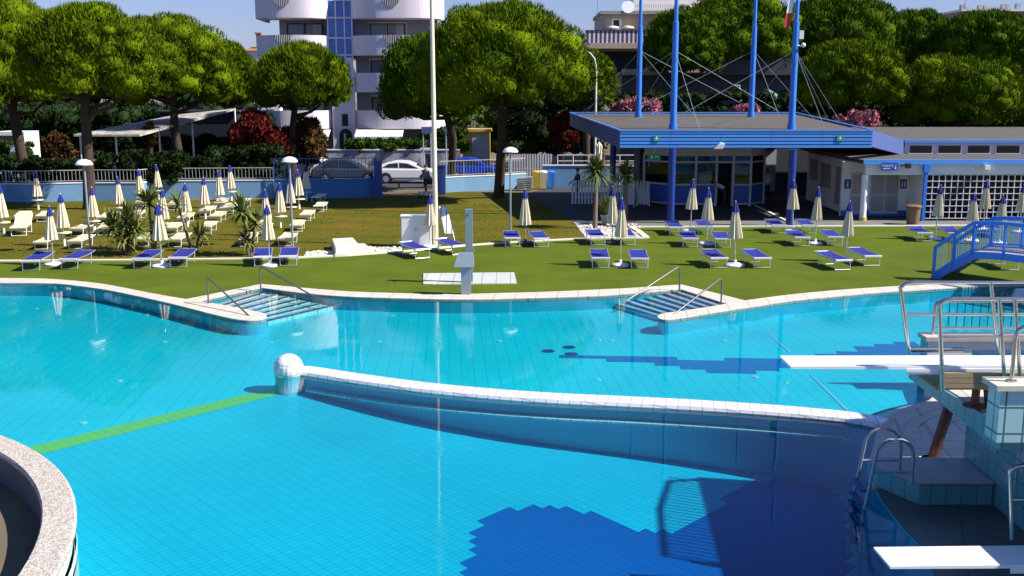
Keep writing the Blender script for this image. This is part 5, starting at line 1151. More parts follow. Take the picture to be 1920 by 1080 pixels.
# ------------------------------------------------------------------ people
def person(label, base, hgt, rz, shirt, legs, stride=.0, bend=0., arms=(.1,.1), cap=None, name='person'):
    rt = root(name, tuple(base), label, 'person', None, rz=rz); s = hgt/1.74
    def J(x, y, z):
        if z > .95 and bend:
            c, sn = math.cos(bend), math.sin(bend); y, z = y*c - (z-.95)*sn, .95 + y*sn + (z-.95)*c
        return (x*s, y*s, z*s)
    vs = [J(0,0,.95),J(0,.0,1.15),J(0,0,1.38),J(0,-.01,1.49),J(0,-.02,1.56),J(0,-.03,1.66)]; rd = [.145,.135,.15,.06,.075,.088]
    ed = [(0,1),(1,2),(2,3),(3,4),(4,5)]
    for k, sd in enumerate((-1,1)):
        b = len(vs); st = stride*sd
        vs += [J(.1*sd,0,.88),J(.1*sd,-st*.5+.03,.48),J(.1*sd,-st,.08),J(.1*sd,-st-.15,.04)]; rd += [.1,.062,.045,.04]; ed += [(0,b),(b,b+1),(b+1,b+2),(b+2,b+3)]
        b = len(vs); a = arms[k]
        vs += [J(.19*sd,0,1.40),J(.23*sd,-.02-a*.25,1.13),J(.22*sd,-.05-a,.92+a*.25),J(.22*sd,-.07-a*1.15,.84+a*.28)]; rd += [.062,.042,.032,.035]; ed += [(2,b),(b,b+1),(b+1,b+2),(b+2,b+3)]
    me = bpy.data.meshes.new('body'); me.from_pydata(vs, ed, []); ob = bpy.data.objects.new('body', me); col.objects.link(ob)
    md = ob.modifiers.new('skin', 'SKIN'); 
    for i, r in enumerate(rd): me.skin_vertices[0].data[i].radius = (r*s, r*s); me.skin_vertices[0].data[i].use_root = (i == 0)
    ob.modifiers.new('sub', 'SUBSURF').levels = 1
    dg = bpy.context.evaluated_depsgraph_get(); em = bpy.data.meshes.new_from_object(ob.evaluated_get(dg)); bpy.data.objects.remove(ob)
    bm = bmesh.new(); bm.from_mesh(em)
    def tubeb(p, q, r):
        d = Vector(q)-Vector(p); mt = Matrix.Translation((Vector(p)+Vector(q))/2) @ d.to_track_quat('Z','Y').to_matrix().to_4x4()
        bmesh.ops.create_cone(bm, cap_ends=True, segments=6, radius1=r, radius2=r*.7, depth=d.length, matrix=mt)
    for k, sd in enumerate((-1,1)):            # five fingers on each hand, nose and ears
        hx = Vector(vs[6+8*k+7]); 
        for f in range(4): tubeb(hx+Vector(((f-1.5)*.018*s,0,-.01*s)), hx+Vector(((f-1.5)*.022*s,-.02*s,(-.085+.008*abs(f-1.5))*s)), .009*s)
        tubeb(hx+Vector((-.03*sd*s,-.01*s,.0)), hx+Vector((-.045*sd*s,-.04*s,-.05*s)), .010*s)
    hd = Vector(vs[5]); tubeb(hd+Vector((0,-.07*s,.01*s)), hd+Vector((0,-.115*s,-.02*s)), .016*s)
    for sd in (-1,1): tubeb(hd+Vector((.085*sd*s,0,0)), hd+Vector((.1*sd*s,0,.02*s)), .022*s)
    bm.to_mesh(em); bm.free(); em.materials.clear()
    for mt in ('skin', shirt, legs): em.materials.append(MATS[mt])
    for p in em.polygons:
        c = p.center; z = c.z/s; p.use_smooth = True
        arm = abs(c.x/s) > .2
        if z < .06: p.material_index = 2
        elif (bend and z < .96) or (not bend and z < .95 and not arm): p.material_index = 2 if z > .42 else (2 if legs != 'cloth_red' else 0)
        elif (Vector(c)-Vector(vs[3])).length < .0 or (Vector(c)-hd).length < .19*s: p.material_index = 0
        elif arm and z < 1.12 and not bend: p.material_index = 0
        else: p.material_index = 1
    o = bpy.data.objects.new('body', em); col.objects.link(o); o.parent = rt
    m = MB(); m.ball(tuple(hd+Vector((0,.018*s,.035*s))), .10*s, 12, 8, (.98,1.0,.9)); m.build('hair', MATS[cap or 'hair'], rt, smooth=True, world=False)
    return rt
person('person in a white shirt bending forward in the kiosk doorway', G(1357,387), 1.72, R(-80), 'cloth_white', 'cloth_dark', .05, R(62), (.2,.2))
person('person in a light shirt standing at the right kiosk corner, dark trousers', G(1436,378), 1.75, R(20), 'cloth_white', 'cloth_dark', .06, 0, (.08,.15))
person('dark dressed person with a cap in shade by the picket fence', G(1083,378), 1.78, R(-70), 'cloth_dark', 'cloth_dark', .05, 0, (.3,.25), cap='cloth_dark')
person('person in grey walking past the white car with a bag', AY(798,310,61.).xy.to_3d(), 1.70, R(150), 'cloth_grey', 'cloth_dark', .22, 0, (.1,.1))
p = AY(806,330,61.); rt = root('shoulder_bag', (p.x,61.05,.75), 'dark bag held beside the person walking past the white car', 'bag'); m = MB(); m.lathe([(.10,.55),(.17,.6),(.18,.8),(.12,.88)], p.x, 61.05, 10); m.build('bag', MATS['cloth_dark'], rt); m = MB(); m.tube([(p.x-.1,61.05,.86),(p.x-.06,61.05,1.0),(p.x+.06,61.05,1.0),(p.x+.1,61.05,.86)],.015); m.build('handle', MATS['cloth_dark'], rt)
# ------------------------------------------------------------------ cars
def car(label, u, Y, paint, L_=4.2, hgt=1.46, flip=1, van=False):
    c = AY(u, 300, Y); rt = root('parked_car', (c.x, Y, 0), label, 'car', 'cars on the road'); W = 1.74; f = flip
    if van: low = [(-2.1,.35),(-2.12,.9),(-2.0,1.05),(1.25,1.02),(1.95,.92),(2.12,.7),(2.1,.35)]; top = [(-2.05,1.02),(-1.95,hgt),(.75,hgt),(1.5,1.0)]
    else: low = [(-2.06,.30),(-2.14,.52),(-2.12,.80),(-2.0,.97),(1.15,.95),(1.65,.88),(1.95,.76),(2.11,.60),(2.1,.32)]; top = [(-2.0,.94),(-1.72,1.16),(-1.25,hgt-.13),(-.75,hgt-.02),(-.3,hgt),(.2,hgt-.05),(.6,hgt-.22),(1.25,.92)]
    k = L_/4.2
    def ext(pts, w0, w1):
        n = len(pts); vs = []; zs = [p[1] for p in pts]; lo, hi = min(zs), max(zs)
        for sd in (-1, 1):
            for x, z in pts: vs.append((c.x+f*k*x, Y+sd*(w0+(w1-w0)*(z-lo)/(hi-lo)), z))
        return vs, [tuple(range(n)), tuple(range(n,2*n))[::-1]] + [(i,n+i,n+(i+1)%n,(i+1)%n) for i in range(n)]
    m = MB(); m.add(*ext(low, W/2, W/2-.03)); b = m.build('body', MATS[paint], rt); bv = b.modifiers.new('bevel','BEVEL'); bv.width = .09; bv.segments = 2
    m = MB(); m.add(*ext(top, W/2-.06, W/2-.22)); r = m.build('cabin', MATS[paint], rt); bv = r.modifiers.new('bevel','BEVEL'); bv.width = .04; bv.segments = 2
    def inset(t, xs): return xs
    hi = max(p[1] for p in top)
    wn = [(-1.5,1.04),(-1.12,hi-.20),(-.5,hi-.12),(-.46,1.03)], [(-.38,1.03),(-.40,hi-.12),(.12,hi-.17),(.82,1.0)]
    if van: wn = [(-1.8,1.1),(-1.75,hi-.12),(-.6,hi-.12),(-.6,1.1)], [(-.5,1.1),(-.5,hi-.12),(.68,hi-.12),(1.25,1.08)]
    for wp in wn:
        m = MB(); n = 4; yy = [ (W/2-.06) + (-.16)*((z-.95)/(hi-.95)) for x, z in wp]
        vs = [(c.x+f*k*x, Y-y-.012, z) for (x, z), y in zip(wp, yy)] + [(c.x+f*k*x, Y-y+.02, z) for (x, z), y in zip(wp, yy)]
        m.add(vs, [(0,1,2,3),(7,6,5,4),(0,4,5,1),(1,5,6,2),(2,6,7,3),(3,7,4,0)]); m.build('side_window', MATS['black_glass'], rt)
    (x0, z0), (x1, z1) = top[-2], top[-1]; m = MB(); vs = []
    for t, e in ((.12,.0),(.9,.0)):
        x = x0+(x1-x0)*t; z = z0+(z1-z0)*t; w = W/2-.22-.0+.12*t
        vs += [(c.x+f*k*(x+.03), Y-w, z+.03), (c.x+f*k*(x+.03), Y+w, z+.03)]
    m.add(vs + [(a-f*.03,b_,z_-.03) for a,b_,z_ in vs], [(0,1,3,2),(6,7,5,4),(0,4,5,1),(1,5,7,3),(3,7,6,2),(2,6,4,0)]); m.build('windscreen', MATS['black_glass'], rt)
    for wx in (-1.28,1.3):
        x = c.x+f*k*wx; n = 14; q = [(x+.37*math.cos(math.pi*i/n), .36+.36*math.sin(math.pi*i/n)) for i in range(n+1)]
        for yq in (Y-W/2-.004, Y+W/2+.004): m = MB(); m.add([(a, yq, b_) for a, b_ in q], [tuple(range(n+1))]); m.build('wheel_arch', MATS['rubber'], rt)
    for wx in (-1.28,1.3):
        for sd in (-1,1):
            m = MB(); yy = Y+sd*(W/2-.10); x = c.x+f*k*wx
            def disc(mm, r, y0, y1, n=20):
                vs = [(x+r*math.cos(2*math.pi*i/n), yq, .31+r*math.sin(2*math.pi*i/n)) for yq in (y0,y1) for i in range(n)]
                mm.add(vs, [(i,(i+1)%n,n+(i+1)%n,n+i) for i in range(n)] + [tuple(range(n))[::-1], tuple(range(n,2*n))])
            disc(m, .31, yy-.11, yy+.11); w = m.build('wheel', MATS['rubber'], rt, smooth=False); w['_loc'] = rt['_loc']
            m = MB(); disc(m, .20, yy+sd*.111-.006, yy+sd*.111+.006); m.build('rim', MATS['alu'], w)
    for sd in (-1,1):
        m = MB(); m.ball((c.x+f*k*1.97, Y+sd*.62, .72), .12, 10, 8, (.9,1.2,.7)); m.build('headlight', MATS['white'], rt, smooth=True)
        m = MB(); m.ball((c.x-f*k*2.06, Y+sd*.66, .82), .10, 10, 8, (.6,1,1.3)); m.build('tail_light', MATS['red'], rt, smooth=True)
    return rt
car('white hatchback parked on the road behind the gate opening', 762, 69., 'car_white')
car('dark estate car parked behind the shaded blue wall', 652, 69.5, 'car_dark', 4.6, 1.6)
car('bright blue car seen between the two pine trunks', 886, 72., 'car_blue', 3.7, 1.5, flip=1)
car('pale car half hidden behind the left railing', 570, 73., 'car_white', 4.2, 1.5, flip=-1)
# ------------------------------------------------------------------ apartment block
AYY = 84.
ap = root('apartment_block', (-14.,AYY,0), 'white apartment block with curved balconies and a blue glass stair tower', 'building')
ax = lambda u: AY(u, 150, AYY).x
az = lambda v: AY(700, v, AYY).z
m = MB(); m.box(ax(520),ax(617),AYY+1.5,AYY+12,0,16.); m.box(ax(663),ax(815),AYY+1.5,AYY+12,0,16.); m.build('wall', MATS['apartment_grey'], ap)
def arc_bal(u0, u1, bulge, v0, v1, wrapl=False, wrapr=True):
    x0, x1 = ax(u0), ax(u1); pts = []
    for i in range(25):
        t = i/24; x = x0+(x1-x0)*t; e = abs(2*t-1)**3
        y = AYY - bulge*(1-e) + 0.2
        pts.append((x, y))
    if wrapl: pts = [(x0-.2,AYY+5)] + pts
    if wrapr: pts = pts + [(x1+.15,AYY+4)]
    z0, z1 = az(v1), az(v0); mm = MB(); mm.band(pts, [(-.12,z0),(.12,z0),(.12,z1),(-.12,z1)]); mm.prism(pts + [(x1,AYY+2.),(x0,AYY+2.)], z0+.01, z0+.2); return mm, pts
for v0, v1 in ((-45,35),(67,104),(137,173),(207,241)):
    mm, pts = arc_bal(665,822,1.1,v0,v1); b = mm.build('balcony', MATS['apartment_white'], ap); b['_loc'] = ap['_loc']
    mm, pts = arc_bal(486,616,1.3,v0,v1,True,False); b2 = mm.build('balcony', MATS['apartment_white'], ap); b2['_loc'] = ap['_loc']
    for u, vc, bb, rr in ((739,(12 if v0 < 0 else 67),b,.66),(540,(19 if v0 < 0 else 68),b2,.66)):
        if v0 > 100: continue
        x, zc = ax(u), az(vc) + (.25 if v0 < 0 else 0); zc = az(v0) if v0 > 0 else az(-2); yb = min(p[1] for p in pts)-.14-(.0 if u < 600 else -.2)
        q = MB(); 
        def hd(mm, r, y0, y1): 
            n = 16; vs = [(x+r*math.cos(-math.pi*i/n), yq, zc+r*math.sin(-math.pi*i/n)) for yq in (y0,y1) for i in range(n+1)]
            mm.add(vs, [tuple(range(n+1)), tuple(range(n+1,2*n+2))[::-1]] + [(i,i+1,n+2+i,n+1+i) for i in range(n)] + [(n,0,n+1,2*n+1)])
        hd(q, rr, yb-.02, yb); g_ = q.build('half_round_grille', MATS['dark'], bb); q = MB()
        for i in range(-4,5):
            xx = x+i*.14; h = math.sqrt(max(0,rr*rr-(i*.14)**2)); q.box(xx-.025,xx+.025,yb-.05,yb-.021,zc-h,zc)
        q.build('bar', MATS['apartment_white'], bb)
for k, (v0, v1) in enumerate(((38,67),(108,137),(178,207))):
    for u0, u1 in ((692,758),(536,602)):
        a, b = ax(u0), ax(u1); z0, z1 = az(v1)-.9, az(v0)-.15; m = MB(); m.box(a-.12,b+.12,AYY+1.42,AYY+1.498,z0,z1+.12); w = m.build('window', MATS['apartment_white'] if u0 > 600 else MATS['apartment_grey'], ap); w['_loc'] = ap['_loc']
        m = MB(); mid = (a+b)/2
        for p0, p1 in ((a,mid-.05),(mid+.05,b)): m.box(p0+.06,p1-.06,AYY+1.38,AYY+1.418,z0,z1); 
        m.build('pane', MATS['soft_glass'], w); m = MB(); m.box(b-.75,b-.12,AYY+1.372,AYY+1.379,z0,z1-.05); m.build('curtain', MATS['house_grey'], w); m = MB()
        for xx in (a,mid,b): m.box(xx-.055,xx+.055,AYY+1.36,AYY+1.419,z0,z1)
        m.box(a,b,AYY+1.36,AYY+1.375,z1-.08,z1); m.build('frame', MATS['dark'], w)
m = MB(); m.box(ax(617),ax(663),AYY+.2,AYY+6,az(110),17.); m.build('glass_tower', MATS['tower_glass'], ap)
m = MB()
for u in (617,632,648,662): x = ax(u); m.box(x-.05,x+.05,AYY+.12,AYY+.199,az(110),17.)
for v in (-35,0,33,71,103): z = az(v); m.box(ax(617)-.04,ax(663)+.04,AYY+.1,AYY+.118,z-.06,z+.06)
m.build('tower_mullion', MATS['apartment_white'], ap)
m = MB(); pr = [(622,290),(622,200),(634,200),(646,160),(648,108),(662,108),(663,125),(667,135),(665,150),(664,215),(666,290)]
vs = [(ax(u),AYY+yy,az(v)) for yy in (-.15,.15) for u, v in pr]; n = len(pr); 
def slab2(mm, pr, y0, y1):
    tri = tessellate_polygon([[Vector((ax(u),az(v),0)) for u, v in pr]]); n = len(pr); vs = [(ax(u),yy,az(v)) for yy in (y0,y1) for u, v in pr]
    mm.add(vs, [tuple(t) for t in tri] + [tuple(i+n for i in t)[::-1] for t in tri] + [(i,(i+1)%n,n+(i+1)%n,n+i) for i in range(n)])
slab2(m, pr, AYY-.15, AYY+.15); m.build('entrance_gable', MATS['apartment_white'], ap)
arch = [(634,291),(634,256)] + [(646-12*math.cos(math.pi*i/10), 254-13*math.sin(math.pi*i/10)) for i in range(11)] + [(658,256),(658,291)]
m = MB(); slab2(m, arch, AYY-.2, AYY-.155); d = m.build('entrance_arch', MATS['dark'], ap); d['_loc'] = ap['_loc']; m = MB(); m.box(ax(643),ax(646),AYY-.26,AYY-.205,az(291),az(250)); m.build('door_post', MATS['apartment_white'], d)
m = MB(); slab2(m, [(640,236),(640,214),(651,214),(651,236)], AYY-.2, AYY-.155); m.build('round_window', MATS['dark'], ap)
def awn(par, u0, u1, v0, v1, Y, mat, name='awning', d=1.2):
    a, b = AY(u0,v0,Y), AY(u1,v0,Y); z0, z1 = AY(u0,v0,Y).z, AY(u0,v1,Y-d).z; m = MB()
    m.add([(a.x,Y,z0),(b.x,Y,z0),(b.x,Y-d,z1),(a.x,Y-d,z1),(a.x,Y,z0-.04),(b.x,Y,z0-.04),(b.x,Y-d,z1-.04),(a.x,Y-d,z1-.04),(a.x,Y-d,z1-.3),(b.x,Y-d,z1-.3)], [(3,2,1,0),(4,5,6,7),(3,7,6,2),(0,4,7,3),(1,2,6,5),(7,8,9,6)]); m.build(name, MATS[mat], par)
awn(ap, 668, 757, 243, 256, AYY-.9, 'pale_stripe_awning'); awn(ap, 600, 620, 243, 257, AYY-.9, 'pale_stripe_awning')
# ------------------------------------------------------------------ tan house behind the canopy
HY = 104.; hb = root('tan_house', (AY(1180,100,HY).x,HY,0), 'tan flat roofed house with striped balcony cloth behind the pines', 'house')
hx = lambda u: AY(u,100,HY).x
hz = lambda v: AY(1180,v,HY).z
m = MB(); m.box(hx(1127),hx(1330),HY,HY+9,hz(62),hz(27)); m.box(hx(1085),hx(1330),HY+1.5,HY+10,0,hz(62)); m.build('wall', MATS['tan_wall'], hb)
m = MB(); m.box(hx(1124),hx(1332),HY-.5,HY+9.2,hz(27),hz(21)); m.build('roof', MATS['house_grey'], hb)
m = MB(); m.box(hx(1095),hx(1216),HY-1.5,HY+1.4,hz(92),hz(82)); m.build('balcony_slab', MATS['tan_wall'], hb)
m = MB(); m.box(hx(1095),hx(1216),HY-1.45,HY-1.35,hz(82),hz(60)); m.build('balcony_cloth', MATS['stripe_awning'], hb); m = MB(); m.box(hx(1095),hx(1216),HY-1.5,HY-1.3,hz(60),hz(58)); m.build('balcony_rail', MATS['dark_metal'], hb)
m = MB(); m.box(hx(1146),hx(1164),HY-.06,HY-.002,hz(58),hz(35)); w = m.build('window', MATS['white_wall'], hb); w['_loc'] = hb['_loc']; m = MB(); m.box(hx(1149),hx(1160),HY-.09,HY-.061,hz(52),hz(38)); m.build('pane', MATS['dark'], w)
m = MB(); m.box(hx(1190),hx(1340),HY+2,HY+9,hz(21),hz(-16)); m.build('penthouse', MATS['awning_plain'], hb)
m = MB(); m.box(hx(1188),hx(1280),HY+1.2,HY+1.3,hz(16),hz(6)); m.build('roof_cloth', MATS['pale_stripe_awning'], hb); m = MB(); m.box(hx(1186),hx(1300),HY+1.1,HY+1.9,hz(20),hz(16)); m.build('roof_slab', MATS['stone'], hb)
m = MB(); m.lathe([(.05,0),(.35,.05),(.55,.16),(.62,.26)], 0, 0, 18)
dm = m; dv = [Matrix.Translation((hx(1175),HY-.2,hz(15))) @ Matrix.Rotation(R(75),4,'X') @ Vector(p) for p in dm.v]; m = MB(); m.add(dv, dm.f); m.build('dish', MATS['white'], hb)
m = MB(); x = hx(1119); m.tube([(x,HY,hz(37)),(x,HY,hz(-20))],.04,6); m.tube([(x,HY,hz(37)),(hx(1128),HY,hz(37))],.04,6); m.build('antenna', MATS['grey_metal'], hb)
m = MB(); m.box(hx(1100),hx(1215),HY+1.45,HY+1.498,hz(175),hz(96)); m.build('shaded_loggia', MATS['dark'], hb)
for i, (u, v, c_) in enumerate(((1147,52,'green_canvas'),(1175,52,'cream_canvas'))):
    x = hx(u); rt = root('balcony_parasol', (x,HY-.7,hz(82)), ('turquoise topped' if i == 0 else 'cream topped') + ' parasol on the tan house balcony', 'parasol')
    m = MB(); m.lathe([(.62,hz(54)),(.55,hz(51)),(.1,hz(49))], x, HY-.7, 14); m.build('canopy', MATS['white' if i == 0 else 'cream_fabric'], rt); m = MB(); m.tube([(x,HY-.7,hz(82)),(x,HY-.7,hz(50))],.03,6); m.build('pole', MATS['alu'], rt)
# far roofs
FY = 130.; fx = lambda u: AY(u,50,FY).x
fz = lambda v: AY(1900,v,FY).z
rt = root('far_block', (fx(1900),FY,0), 'far grey apartment roof with chimneys at the top right', 'building')
m = MB(); m.box(fx(1800),fx(2050),FY,FY+12,0,fz(22)); m.build('wall', MATS['house_grey'], rt); m = MB(); m.box(fx(1795),fx(2060),FY-1,FY+13,fz(22),fz(18)); m.build('roof', MATS['white_wall'], rt)
for u, v in ((1810,8),(1819,12),(1843,8),(1853,9),(1887,6),(1894,7),(1914,5)): x = fx(u); m = MB(); m.box(x-.25,x+.25,FY+1,FY+1.6,fz(18),fz(v)); m.build('chimney', MATS['house_grey'], rt)
m = MB(); x = fx(1813); m.tube([(x,FY+1,fz(18)),(x,FY+1,fz(-6))],.05,5); m.tube([(x-1,FY+1,fz(3)),(x+.3,FY+1,fz(3))],.04,5); m.build('antenna', MATS['grey_metal'], rt)
rt = root('far_house', (AY(470,90,120).x,120,0), 'pale house with a chimney left of the white apartment block', 'house')
xa = lambda u: AY(u,90,120).x
za = lambda v: AY(470,v,120).z
m = MB(); m.box(xa(455),xa(520),120,128,0,za(95)); m.build('wall', MATS['white_wall'], rt); m = MB(); m.add([(xa(453),119.8,za(95)),(xa(522),119.8,za(95)),(xa(522),124,za(78)),(xa(480),124,za(78)),(xa(522),128,za(95)),(xa(453),128,za(95))],[(0,1,2,3),(3,2,4,5),(0,3,5),(1,4,2),(0,5,4,1)]); m.build('roof', MATS['terracotta'], rt); m = MB(); m.box(xa(477),xa(485),121,121.5,za(88),za(63)); m.box(xa(475),xa(487),120.9,121.6,za(63),za(60)); m.build('chimney', MATS['terracotta'], rt)
BY = 92.; bx = lambda u: AY(u,200,BY).x
bz_ = lambda v: AY(1690,v,BY).z
rt = root('low_house', (bx(1690),BY,0), 'low grey house under the pines behind the toilet block', 'house')
m = MB(); m.box(bx(1640),bx(1745),BY,BY+8,0,bz_(196)); m.box(bx(1664),bx(1700),BY-.5,BY,0,bz_(186)); m.build('wall', MATS['house_grey'], rt); m = MB(); m.box(bx(1636),bx(1750),BY-.9,BY+8.3,bz_(196),bz_(191)); m.build('roof', MATS['white_wall'], rt)
m = MB(); m.box(bx(1696),bx(1742),BY-.06,BY-.002,bz_(240),bz_(214)); m.build('gate', MATS['rust'], rt); m = MB(); m.box(bx(1660),bx(1676),BY-.57,BY-.502,bz_(216),bz_(207)); m.build('window', MATS['tan_wall'], rt)
# dark terrace house behind the masts
DY = 90.; dx_ = lambda u: AY(u,180,DY).x
dz_ = lambda v: AY(1350,v,DY).z
rt = root('shaded_villa', (dx_(1350),DY,0), 'dark shaded villa with terraces behind the blue masts', 'house')
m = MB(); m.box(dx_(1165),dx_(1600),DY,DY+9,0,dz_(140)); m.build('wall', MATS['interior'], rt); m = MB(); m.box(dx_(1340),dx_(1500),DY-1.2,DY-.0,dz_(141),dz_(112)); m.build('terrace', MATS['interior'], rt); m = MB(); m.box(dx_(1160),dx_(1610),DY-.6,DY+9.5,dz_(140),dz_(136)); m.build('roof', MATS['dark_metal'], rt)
m = MB(); m.box(dx_(1165),dx_(1230),DY-1.0,DY-.0,dz_(141),dz_(130)); m.build('balcony', MATS['house_grey'], rt)
p = AY(1440,178,84.); rt = root('garden_parasol', (p.x,84.,0), 'dull green open parasol in the villa garden behind the masts', 'parasol'); M('dull_green', (.12,.22,.17), .8)
m = MB(); m.lathe([(1.2,p.z-.35),(.6,p.z+.15),(.05,p.z+.45)], p.x, 84., 12); m.build('canopy', MATS['dull_green'], rt); m = MB(); m.tube([(p.x,84.,0),(p.x,84.,p.z+.4)],.04); m.build('pole', MATS['grey_metal'], rt)
# ------------------------------------------------------------------ carport, kiosk, mural wall, signs
rt = root('carport', (AY(280,240,66).x,66,0), 'long flat white roofed carport behind the left pines', 'carport')
q = [AY(138,252,62.),AY(262,252,62.),AY(442,203,74.),AY(330,215,74.)]; m = MB(); m.add([tuple(p) for p in q]+[(p.x,p.y,p.z-.12) for p in q], [(0,1,2,3),(7,6,5,4),(0,4,5,1),(1,5,6,2),(2,6,7,3),(3,7,4,0)]); M('weathered_sheet', (.55,.50,.44), .8, c2=(.16,.15,.14), vs=1.6); m.build('roof', MATS['weathered_sheet'], rt)
q = [AY(262,256,62.),AY(300,249,62.),AY(445,202,74.1),AY(442,204,74.)]; 
m = MB()
for u, v, Y in ((217,255,62.5),(298,243,66),(360,226,70),(440,206,73.5),(150,253,62.3)): p = AY(u,v,Y); m.tube([(p.x,Y,0),(p.x,Y,p.z)],.06,8)
m.build('post', MATS['white'], rt)
p0, p1 = AY(300,225,75.), AY(445,225,75.); rt = root('carport_shade', (p0.x,75.,0), 'near-black shed wall standing in for the shade under the carport roof', 'shed'); m = MB(); m.box(p0.x,p1.x,75.,80.,0,AY(440,210,75.).z); m.build('wall', M('shade_navy', (.010,.014,.03), .8), rt); m = MB(); m.box(p0.x-.2,p1.x+.2,74.8,80.2,AY(440,210,75.).z,AY(440,207,75.).z); m.build('roof', MATS['dark_metal'], rt)  # near-black wall colour stands for the shade under the carport
p0, p1 = AY(868,290,80.), AY(918,290,80.); z1 = AY(890,247,80.).z; rt = root('yellow_hut', (p0.x,80.,0), 'ochre yellow utility hut with a grey door behind the blue car', 'hut')
m = MB(); m.box(p0.x,p1.x,80.,83.,0,z1); m.build('wall', MATS['kiosk_yellow'], rt); m = MB(); m.box(p0.x-.15,p1.x+.15,79.8,83.2,z1,z1+.2); m.build('roof', MATS['kiosk_yellow'], rt); m = MB(); m.box(AY(885,290,80.).x,AY(915,290,80.).x,79.9,79.998,0,AY(890,254,80.).z); m.build('door', MATS['house_grey'], rt)
p0, p1 = AY(610,300,79.), AY(862,300,79.); rt = root('mural_wall', (p0.x,79.,0), 'grey and white painted garden wall behind the parked cars', 'wall'); m = MB(); m.box(p0.x,p1.x,79.,79.3,0,AY(760,282,79.).z); m.build('wall', MATS['mural_grey'], rt); m = MB(); m.box(p0.x,p1.x,78.95,79.35,AY(760,282,79.).z,AY(760,280,79.).z); m.build('cap', MATS['white_wall'], rt)
p0, p1 = AY(790,300,76.), AY(848,300,76.); rt = root('white_gateway', (p0.x,76.,0), 'white garden gateway behind the tall cream pole', 'gate'); z = AY(800,281,76.).z; m = MB(); m.box(p0.x,p0.x+.25,76,76.3,0,z); m.box(p0.x+.9,p0.x+1.1,76,76.3,0,z); m.box(p0.x-.05,p0.x+1.15,75.95,76.35,z,z+.12); m.build('frame', MATS['white_wall'], rt); m = MB(); m.box(p0.x+.26,p0.x+.89,76.1,76.2,0,z-.3); m.build('door', MATS['dark_metal'], rt)
def portal(u0, u1, v0, v1, Y, label):
    a, b = AY(u0,v0,Y), AY(u1,v1,Y); rt = root('road_sign', (a.x,Y,0), label, 'sign', 'blue road signs by the tall pole'); m = MB(); m.box(a.x,b.x,Y,Y+.06,b.z,a.z); m.build('panel', MATS['lavender'], rt); m = MB(); m.tube([(a.x+.1,Y+.1,0),(a.x+.1,Y+.1,a.z)],.05,8); m.tube([(b.x-.1,Y+.1,0),(b.x-.1,Y+.1,a.z)],.05,8); m.build('post', MATS['grey_metal'], rt)
portal(790,810,238,249,70.,'blue grey road sign on two posts left of the tall pole'); portal(833,848,236,248,70.,'blue grey road sign on two posts right of the tall pole')
def mast_lamp(u, Y, vt, label, arm=-.9):
    x = AY(u,200,Y).x; z = AY(u,vt,Y).z; rt = root('street_lamp', (x,Y,0), label, 'street lamp', 'street lamps'); m = MB(); m.tube([(x,Y,0),(x,Y,z-1.2),(x+arm*.15,Y,z-.5),(x+arm*.5,Y,z-.1),(x+arm*.8,Y,z)],[.09,.07,.06,.05,.045],8); m.build('pole', MATS['fence_white'], rt, smooth=True); m = MB(); m.obox((x+arm,Y,z),(.5,.2,.09)); m.build('lamp_head', MATS['fence_white'], rt)
mast_lamp(1117,76.,97,'curved pale street lamp left of the tan house'); mast_lamp(502,72.,192,'thin white street lamp rising from the red shrub',-.3); mast_lamp(1388,86.,160,'small street lamp in the dark garden behind the masts',-.3)
# ------------------------------------------------------------------ trees
pine(50, (-150,140,-25,238), 60, 'stone pine cut by the left photo edge, its crown hanging low', 10000, 1)
pine(162, (40,296,0,204), 53, 'tall stone pine with a straight bare trunk before the blue wall', 11000, 2, v_tr=385)
pine(343, (208,440,24,216), 66, 'stone pine with a leaning trunk rising behind the carport edge', 9000, 3, lean=-.3)
pine(430, (356,492,76,212), 78, 'smaller stone pine between the carport and the red shrub', 6000, 4)
pine(549, (476,660,78,218), 70, 'round low stone pine in front of the apartment block', 8500, 5, lean=-.2, L_=.36)
pine(935, (778,1102,1,226), 59, 'biggest stone pine with a thick forked trunk at the photo centre', 14000, 6, lean=.15, dy=-3.5)
pine(845, (710,915,58,248), 66, 'dark stone pine left of the biggest pine with a leaning trunk', 9500, 7, lean=.5, leaf='pine_dark', dy=-3.)  # darker needles carry the shade on this pine's unlit side
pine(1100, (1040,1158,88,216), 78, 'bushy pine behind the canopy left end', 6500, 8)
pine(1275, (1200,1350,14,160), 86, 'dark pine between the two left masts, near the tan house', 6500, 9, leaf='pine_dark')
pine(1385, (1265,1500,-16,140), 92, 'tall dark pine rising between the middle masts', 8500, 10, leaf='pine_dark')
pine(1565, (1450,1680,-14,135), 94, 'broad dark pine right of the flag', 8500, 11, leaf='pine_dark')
pine(1710, (1620,1800,18,155), 94, 'dark pine in the rear row left of the far roof', 7000, 12, leaf='pine_dark')
pine(1840, (1740,1940,16,158), 90, 'dark pine in the rear row below the far roof chimneys', 8000, 13, leaf='pine_dark')
pine(1595, (1486,1702,74,212), 72, 'bright domed pine directly behind the right masts', 8500, 14)
pine(1790, (1672,1908,103,248), 72, 'wide bright domed pine behind the toilet block', 9500, 15)
pine(1960, (1876,2080,134,246), 74, 'bright domed pine cut by the right photo edge', 7000, 16)
pine(1950, (1895,2070,60,150), 92, 'dark pine in the rear row cut by the right photo edge', 5000, 17, leaf='pine_dark')
